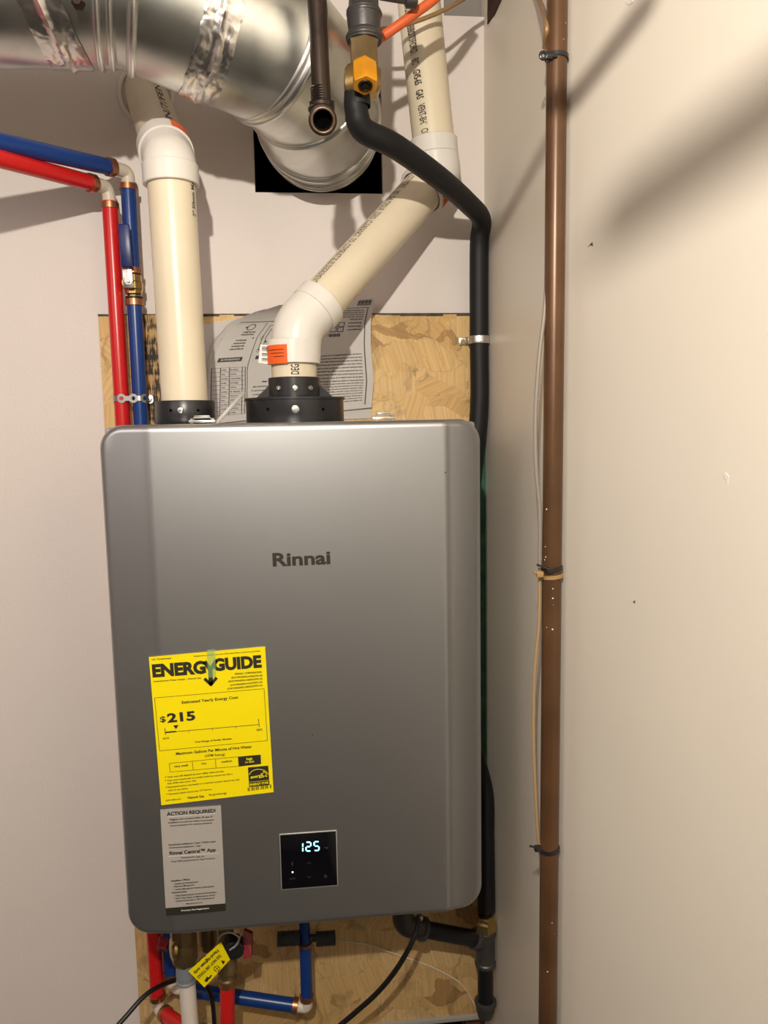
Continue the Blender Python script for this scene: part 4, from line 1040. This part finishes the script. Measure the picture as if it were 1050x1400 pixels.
def ziptie(py, m_, hdpx, lab, tilt=0., tail=None, sph=False):
    c_ = cpt(py); t = thing('cable_tie', c_, lab, 'cable tie', None)
    ax = (cdir+Vector((tilt, 0, 0))).normalized()
    g = lathe([(CR+.0003, -.0022), (CR+.0016, -.0022), (CR+.0016, .0022), (CR+.0003, .0022)], c_, ax, 32, None, False); obj('band', g, m_, t)
    h_ = P(hdpx[0], hdpx[1], c_.y-.010)
    g = bmesh.new(); obox(g, h_, XX, BK, Z, .008, .006, .007, .0012)
    if sph: torus(P(hdpx[0]-7, hdpx[1]-1, c_.y-.010), FR, .0035, .0018, 16, 8, g); obox(g, (h_+P(hdpx[0]+8, hdpx[1]-1, c_.y-.012))/2, XX, BK, Z, .012, .005, .004, .0008)
    obj('head', g, m_, t)
    if tail: obj('tail', tube([h_]+[P(x_, y_, c_.y-.010) for x_, y_ in tail], .0013, 8), m_, t)
ziptie(79, 'black_plastic', (750, 77), 'dark cable tie near the top of the brown pipe', .05, None, True)
ziptie(777, 'black_plastic', (752, 780), 'black cable tie at the middle of the brown pipe, above a tan tie', -.12, [(740, 774), (734, 772)])
ziptie(787, mat('tan_nylon', (.42, .26, .10), .35), (738, 785), 'tan cable tie just under the black one at the middle of the brown pipe', -.1, [(730, 782)])
ziptie(1160, 'black_plastic', (735, 1160), 'dark cable tie near the bottom of the brown pipe', -.08, [(727, 1157), (724, 1157)])
yy = cp_Y+.004
g = tube(crom([P(750, 75, yy), P(751, 200, yy), P(748, 350, yy), P(745, 420, yy-.004), P(737, 490, yy-.006), P(732, 570, yy-.006), P(733, 640, yy-.006), P(738, 700, yy-.004), P(738, 776, yy-.002)], 8), .0024, 10)
tag(obj('grey_cable', g, 'grey_cable'), 'thin grey cable bowing left of the brown pipe above the middle ties', 'cable')
g = tube(crom([P(738, 776, yy-.002), P(737, 850, yy-.004), P(731, 920, yy-.004), P(729.5, 1000, yy-.004), P(732, 1080, yy-.004), P(737, 1155, yy-.002), P(745, 1180, yy)], 8), .0021, 10)
tag(obj('tan_cable', g, mat('tan_jacket', (.40, .27, .14), .5)), 'thin tan cable bowing left of the brown pipe below the middle ties', 'cable')
# ------------------------------------------------------------------ below the heater: drain valve + white pipe
YW = -.165
wp = thing('white_drain_pipe', P(259, 1400, YW), 'white plastic pipe with a grey collar and brass valve under the left of the heater', 'pipe')
a_, b2 = P(255, 1332, YW), P(262, 1425, YW)
obj('pipe', tube([a_, b2], .0122, 28), 'pex_white', wp)
g = lathe([(.0130, 0), (.0150, .001), (.0150, .004), (.0140, .005), (.0140, .010), (.0148, .011), (.0142, .030)], P(255, 1342, YW), Z, 24); obj('collar', g, mat('grey_plastic_collar', (.22, .24, .26), .35), wp)
zh = zB+.004
b0_ = P(253, 1319, YW); g = lathe([(.013, 0), (.016, .004), (.0195, .010), (.0195, zh-b0_.z-.012), (.016, zh-b0_.z)], b0_, Z, 8); obj('valve_body', g, 'dull_brass', wp)
g = lathe([(.009, -.004), (.0165, -.002), (.0165, .002), (.013, .005), (.004, .006)], P(238, 1296, YW-.008), Vector((-1, -.35, .1)), 28); obj('side_cap', g, 'brass', wp)
g = bmesh.new(); obox(g, P(222.5, 1290, YW-.02), Vector((.95, -.1, -.2)), BK, Vector((.2, 0, 1)), .013, .010, .017, .002); tg = obj('lever_stub', g, 'handle_red', wp, label='dark red and black lever stub')
g = bmesh.new(); obox(g, P(224, 1297, YW-.021), Vector((.95, -.1, -.2)), BK, Vector((.2, 0, 1)), .0135, .0105, .005, .001); obj('lever_tip', g, 'black_plastic', tg)
# relief valve
rvv = thing('relief_valve', P(311, 1340, -.145), 'brass service valve with a round black cap and dark red handle, on a red pipe', 'valve')
YR = -.145
ra_, rb_ = P(311, 1425, YR), P(311, 1345, YR)
seg(rvv, ra_, rb_, .0112, 'pex_red', 'riser'); ring_at(rvv, P(311, 1343, YR), Z, .0118, .009)
b0_ = P(311, 1341, YR); H_ = zh-b0_.z
g = lathe([(.0120, 0), (.0145, .003), (.0145, .006), (.0120, .008), (.0120, .014), (.0155, .018), (.0155, .035), (.0125, .040), (.0125, H_)], b0_, Z, 24); obj('valve_body', g, 'dull_brass', rvv)
cc = P(320, 1300, YR-.03); g = lathe([(.0148, -.018), (.0158, -.014), (.0158, 0), (.0140, .002), (.004, .0025)], cc, Vector((.05, -1, -.15)), 32); bc_ = obj('round_cap', g, 'black_plastic', rvv, label='round black valve cap')
g = bmesh.new()
hq = [P(333, 1272, YR-.02), P(344, 1277, YR-.02), P(343.5, 1309, YR-.035), P(333, 1312, YR-.035)]
f1_ = [g.verts.new(p_) for p_ in hq]; f2_ = [g.verts.new(p_+Vector((.0015, .006, 0))) for p_ in hq]
g.faces.new(f1_); g.faces.new(f2_[::-1])
for i in range(4): g.faces.new((f1_[i], f2_[i], f2_[(i+1) % 4], f1_[(i+1) % 4]))
obj('handle', g, 'handle_red', rvv, label='dark red lever handle')
b0_ = P(285, 1300, -.12); g = lathe([(.006, 0), (.011, .004), (.011, .010), (.014, .014), (.014, max(.02, zh-b0_.z))], b0_, Z, 16); obj('boss', g, 'dull_brass', rvv)
g = tube(crom([P(297, 1289, YR-.034), P(302, 1279, YR-.045), P(314, 1275, YR-.05), P(326, 1281, YR-.045), P(325, 1290, YR-.04), P(314, 1299, YR-.037)], 8), .0012, 8)
tube([P(331, 1274, YR-.04), P(325, 1288, YR-.042), P(320, 1296, YR-.038)], .0011, 8, True, g); obj('tie', g, 'tie_wire', rvv, label='grey wire tie through the cap')
tgp = thing('yellow_tag', P(285, 1345, YR-.05), 'small yellow warning tag hanging at an angle under the heater', 'tag')
YG = YR-.048
g = bmesh.new(); pquad(g, [(302, 1288), (314.5, 1312), (279.5, 1350), (257.5, 1328)], YG, .0006); obj('card', g, 'yellow', tgp, smooth=False)
g = bmesh.new()
ptext(g, 'Hand-tighten only', 297, 1298, 264, 1330, 4.6, YG-.0004, .02); ptext(g, 'DO NOT USE TOOLS', 300, 1305, 269, 1336, 4.0, YG-.0004, .03); ptext(g, 'Use Sealant', 291, 1294, 263, 1321, 3.0, YG-.0004, .0)
pr = None
for k in range(13):
    q = (296.5+4.0*math.cos(k*math.pi/6), 1324.5+4.0*math.sin(k*math.pi/6))
    if pr: pline(g, *pr, *q, .8, YG-.0004)
    pr = q
pline(g, 294, 1322, 299, 1327, .8, YG-.0004); pline(g, 299, 1322, 294, 1327, .8, YG-.0004)
g.faces.new([g.verts.new(P(x_, y_, YG-.0004)) for x_, y_ in ((302, 1313), (308, 1314), (305, 1319))])
pline(g, 285, 1336, 281, 1342, 4, YG-.0004); pline(g, 289, 1333, 286, 1338, 2, YG-.0004)
obj('lettering', g, 'ink', tgp, smooth=False)['kind'] = 'stuff'
# ------------------------------------------------------------------ gas inlet
YGp = -.075
gi = thing('gas_inlet_pipe', P(675, 1390, YGp), 'black steel pipe with grey iron tee below the black hose', 'gas pipe')
tc_ = P(673, 1291, YGp)
tc_.x = min(tc_.x, WX-.020)
un = P(675, 1262, YGp); un.x = tc_.x
g = lathe([(.0150, 0), (.0190, .003), (.0190, .018), (.0160, .021), (.0160, .026), (.0135, .028)], (tc_.x, YGp, un.z-.012), Z, 6); obj('brass_union', g, 'brass', gi)
zt0 = P(673, 1318, YGp).z; zt1 = un.z-.010
g = lathe([(.0165, 0), (.0178, .001), (.0178, .006), (.0160, .008), (.0160, zt1-zt0-.008), (.0178, zt1-zt0-.006), (.0178, zt1-zt0-.001), (.0165, zt1-zt0)], (tc_.x, YGp, zt0), Z, 28); obj('tee', g, 'grey_iron', gi)
bl = P(645, 1282, YGp-.01); brz = Vector((tc_.x, YGp, P(673, 1287, YGp).z))
d_ = (bl-brz).normalized()
g = lathe([(.0150, .004), (.0150, .016), (.0172, .018), (.0172, .027), (.0155, .028)], brz, d_, 28); obj('tee_branch', g, 'grey_iron', gi)
pe = P(568, 1268, YGp-.03)
obj('branch_pipe', tube([brz+d_*.022, pe+(brz-pe).normalized()*.010], .0136, 28), 'black_steel', gi)
g = tube(fillet([pe+(brz-pe).normalized()*.016, P(551, 1265, YGp-.03), P(551, 1265, YGp-.03)+Vector((0, 0, .03))], .026, 10), .0172, 28); obj('elbow', g, 'grey_iron', gi)
obj('elbow_lip', lathe([(.0172, -.003), (.0188, -.002), (.0188, .004), (.0172, .005)], pe+(brz-pe).normalized()*.013, brz-pe, 28), 'grey_iron', gi)
zn0 = P(674, 1372, YGp).z
obj('drip_leg', tube([(tc_.x, YGp, zn0), (tc_.x, YGp, zt0+.002)], .0132, 28), 'black_steel', gi)
g = lathe([(.006, -.022), (.012, -.020), (.0155, -.008), (.0165, .002), (.0185, .004), (.0185, .009), (.0168, .010)], (tc_.x, YGp, zn0-.002), Z, 28); obj('cap', g, 'grey_iron', gi)
# ------------------------------------------------------------------ cords and tube
g = tube(crom([P(573, 1252, -.15), P(570, 1270, -.16), P(560, 1295, -.165), P(540, 1328, -.16), P(515, 1358, -.15), P(485, 1385, -.14), P(455, 1410, -.13), P(420, 1440, -.12)], 8), .0040, 12)
pc = thing('power_cord', P(560, 1400, -.16), 'black power cord hanging diagonally below the right half of the heater', 'cord')
obj('cord', g, 'cord', pc)
g = lathe([(.0045, 0), (.0056, .002), (.0045, .007)], P(574, 1257, -.150), Z, 16); obj('cord_grip', g, 'steel', pc)
g = tube(crom([P(140, 1425, -.20), P(170, 1392, -.18), P(195, 1364, -.16), P(215, 1350, -.14), P(240, 1340, -.11), P(262, 1336, -.10), P(282, 1348, -.095), P(290, 1368, -.09), P(293, 1400, -.09), P(294, 1430, -.09)], 8), .0036, 12)
tag(obj('black_cable', g, 'cord'), 'thin black cable curving from the bottom left corner behind the white pipe', 'cable')
g = tube(crom([P(460, 1286, -.06), P(500, 1291, -.030), P(545, 1306, -.016), P(590, 1322, -.0145), P(630, 1345, -.0145), P(650, 1375, -.0145)], 8), .0016, 8)
tag(obj('clear_tube', g, 'clear'), 'thin pale clear tube lying across the strand board under the heater', 'tube')
# ------------------------------------------------------------------ wall marks
def xB(px, py):  # on the angled wall
    d = ray(px, py); n_ = Vector((dB.y, -dB.x, 0)); t_ = (e-CAM).dot(n_)/d.dot(n_); return CAM+d*t_
nB = Vector((dB.y, -dB.x, 0)); nB = -nB if nB.dot(CAM-e) < 0 else nB
for nm, pts_, m_, lab in (('plaster_chip', [(857, -2), (864, -3), (866, 3), (861, 7), (856, 4)], 'chip', 'small white chip at the top edge of the right wall'),
                          ('plaster_chip', [(988, 648), (993, 646), (997, 652), (995, 662), (993, 655)], 'chip', 'small white raised chip on the right wall beside the photo edge'),
                          ('wall_nick', [(866, 822), (869, 821), (868, 825)], 'nick', 'tiny dark nick low on the right wall'),
                          ('wall_scratch', [(804, 338), (810, 331), (811, 336), (807, 335)], 'nick', 'short dark scratch on the right wall near the brown pipe')):
    g = bmesh.new(); a_ = [g.verts.new(xB(*q)+nB*.0006) for q in pts_]; b2 = [g.verts.new(xB(*q)+nB*.00005) for q in pts_]; n = len(pts_)
    g.faces.new(a_)
    for i in range(n): g.faces.new((a_[i], b2[i], b2[(i+1) % n], a_[(i+1) % n]))
    tag(obj(nm, g, m_, smooth=False), lab, 'mark')

# ------------------------------------------------------------------ overhead conduit and bar, added out of view to cast shadows on the right wall
s1_ = PX(858, 2, WX); s2_ = PX(690, 300, WX)
c1_ = s1_.lerp(LAMP, .42); c2_ = s2_.lerp(LAMP, .42); dd = (c2_-c1_).normalized()
g = tube([c1_-dd*.02, c2_+dd*.03], .0078, 16)
tag(obj('shadow_rod', g, 'steel'), 'thin metal conduit overhead, added unseen to cast a diagonal shadow', 'occluder')
print('occluder', c1_, c2_)
q1_ = xB(845, 300).lerp(LAMP, .70); q2_ = xB(1180, 60).lerp(LAMP, .70)
g = tube([q1_, q2_], .010, 16); tag(obj('shadow_bar', g, 'iron'), 'dark iron bar overhead, added unseen to cast a soft shadow', 'pipe')  # added bar, throws the soft slanting shadow on the angled wall
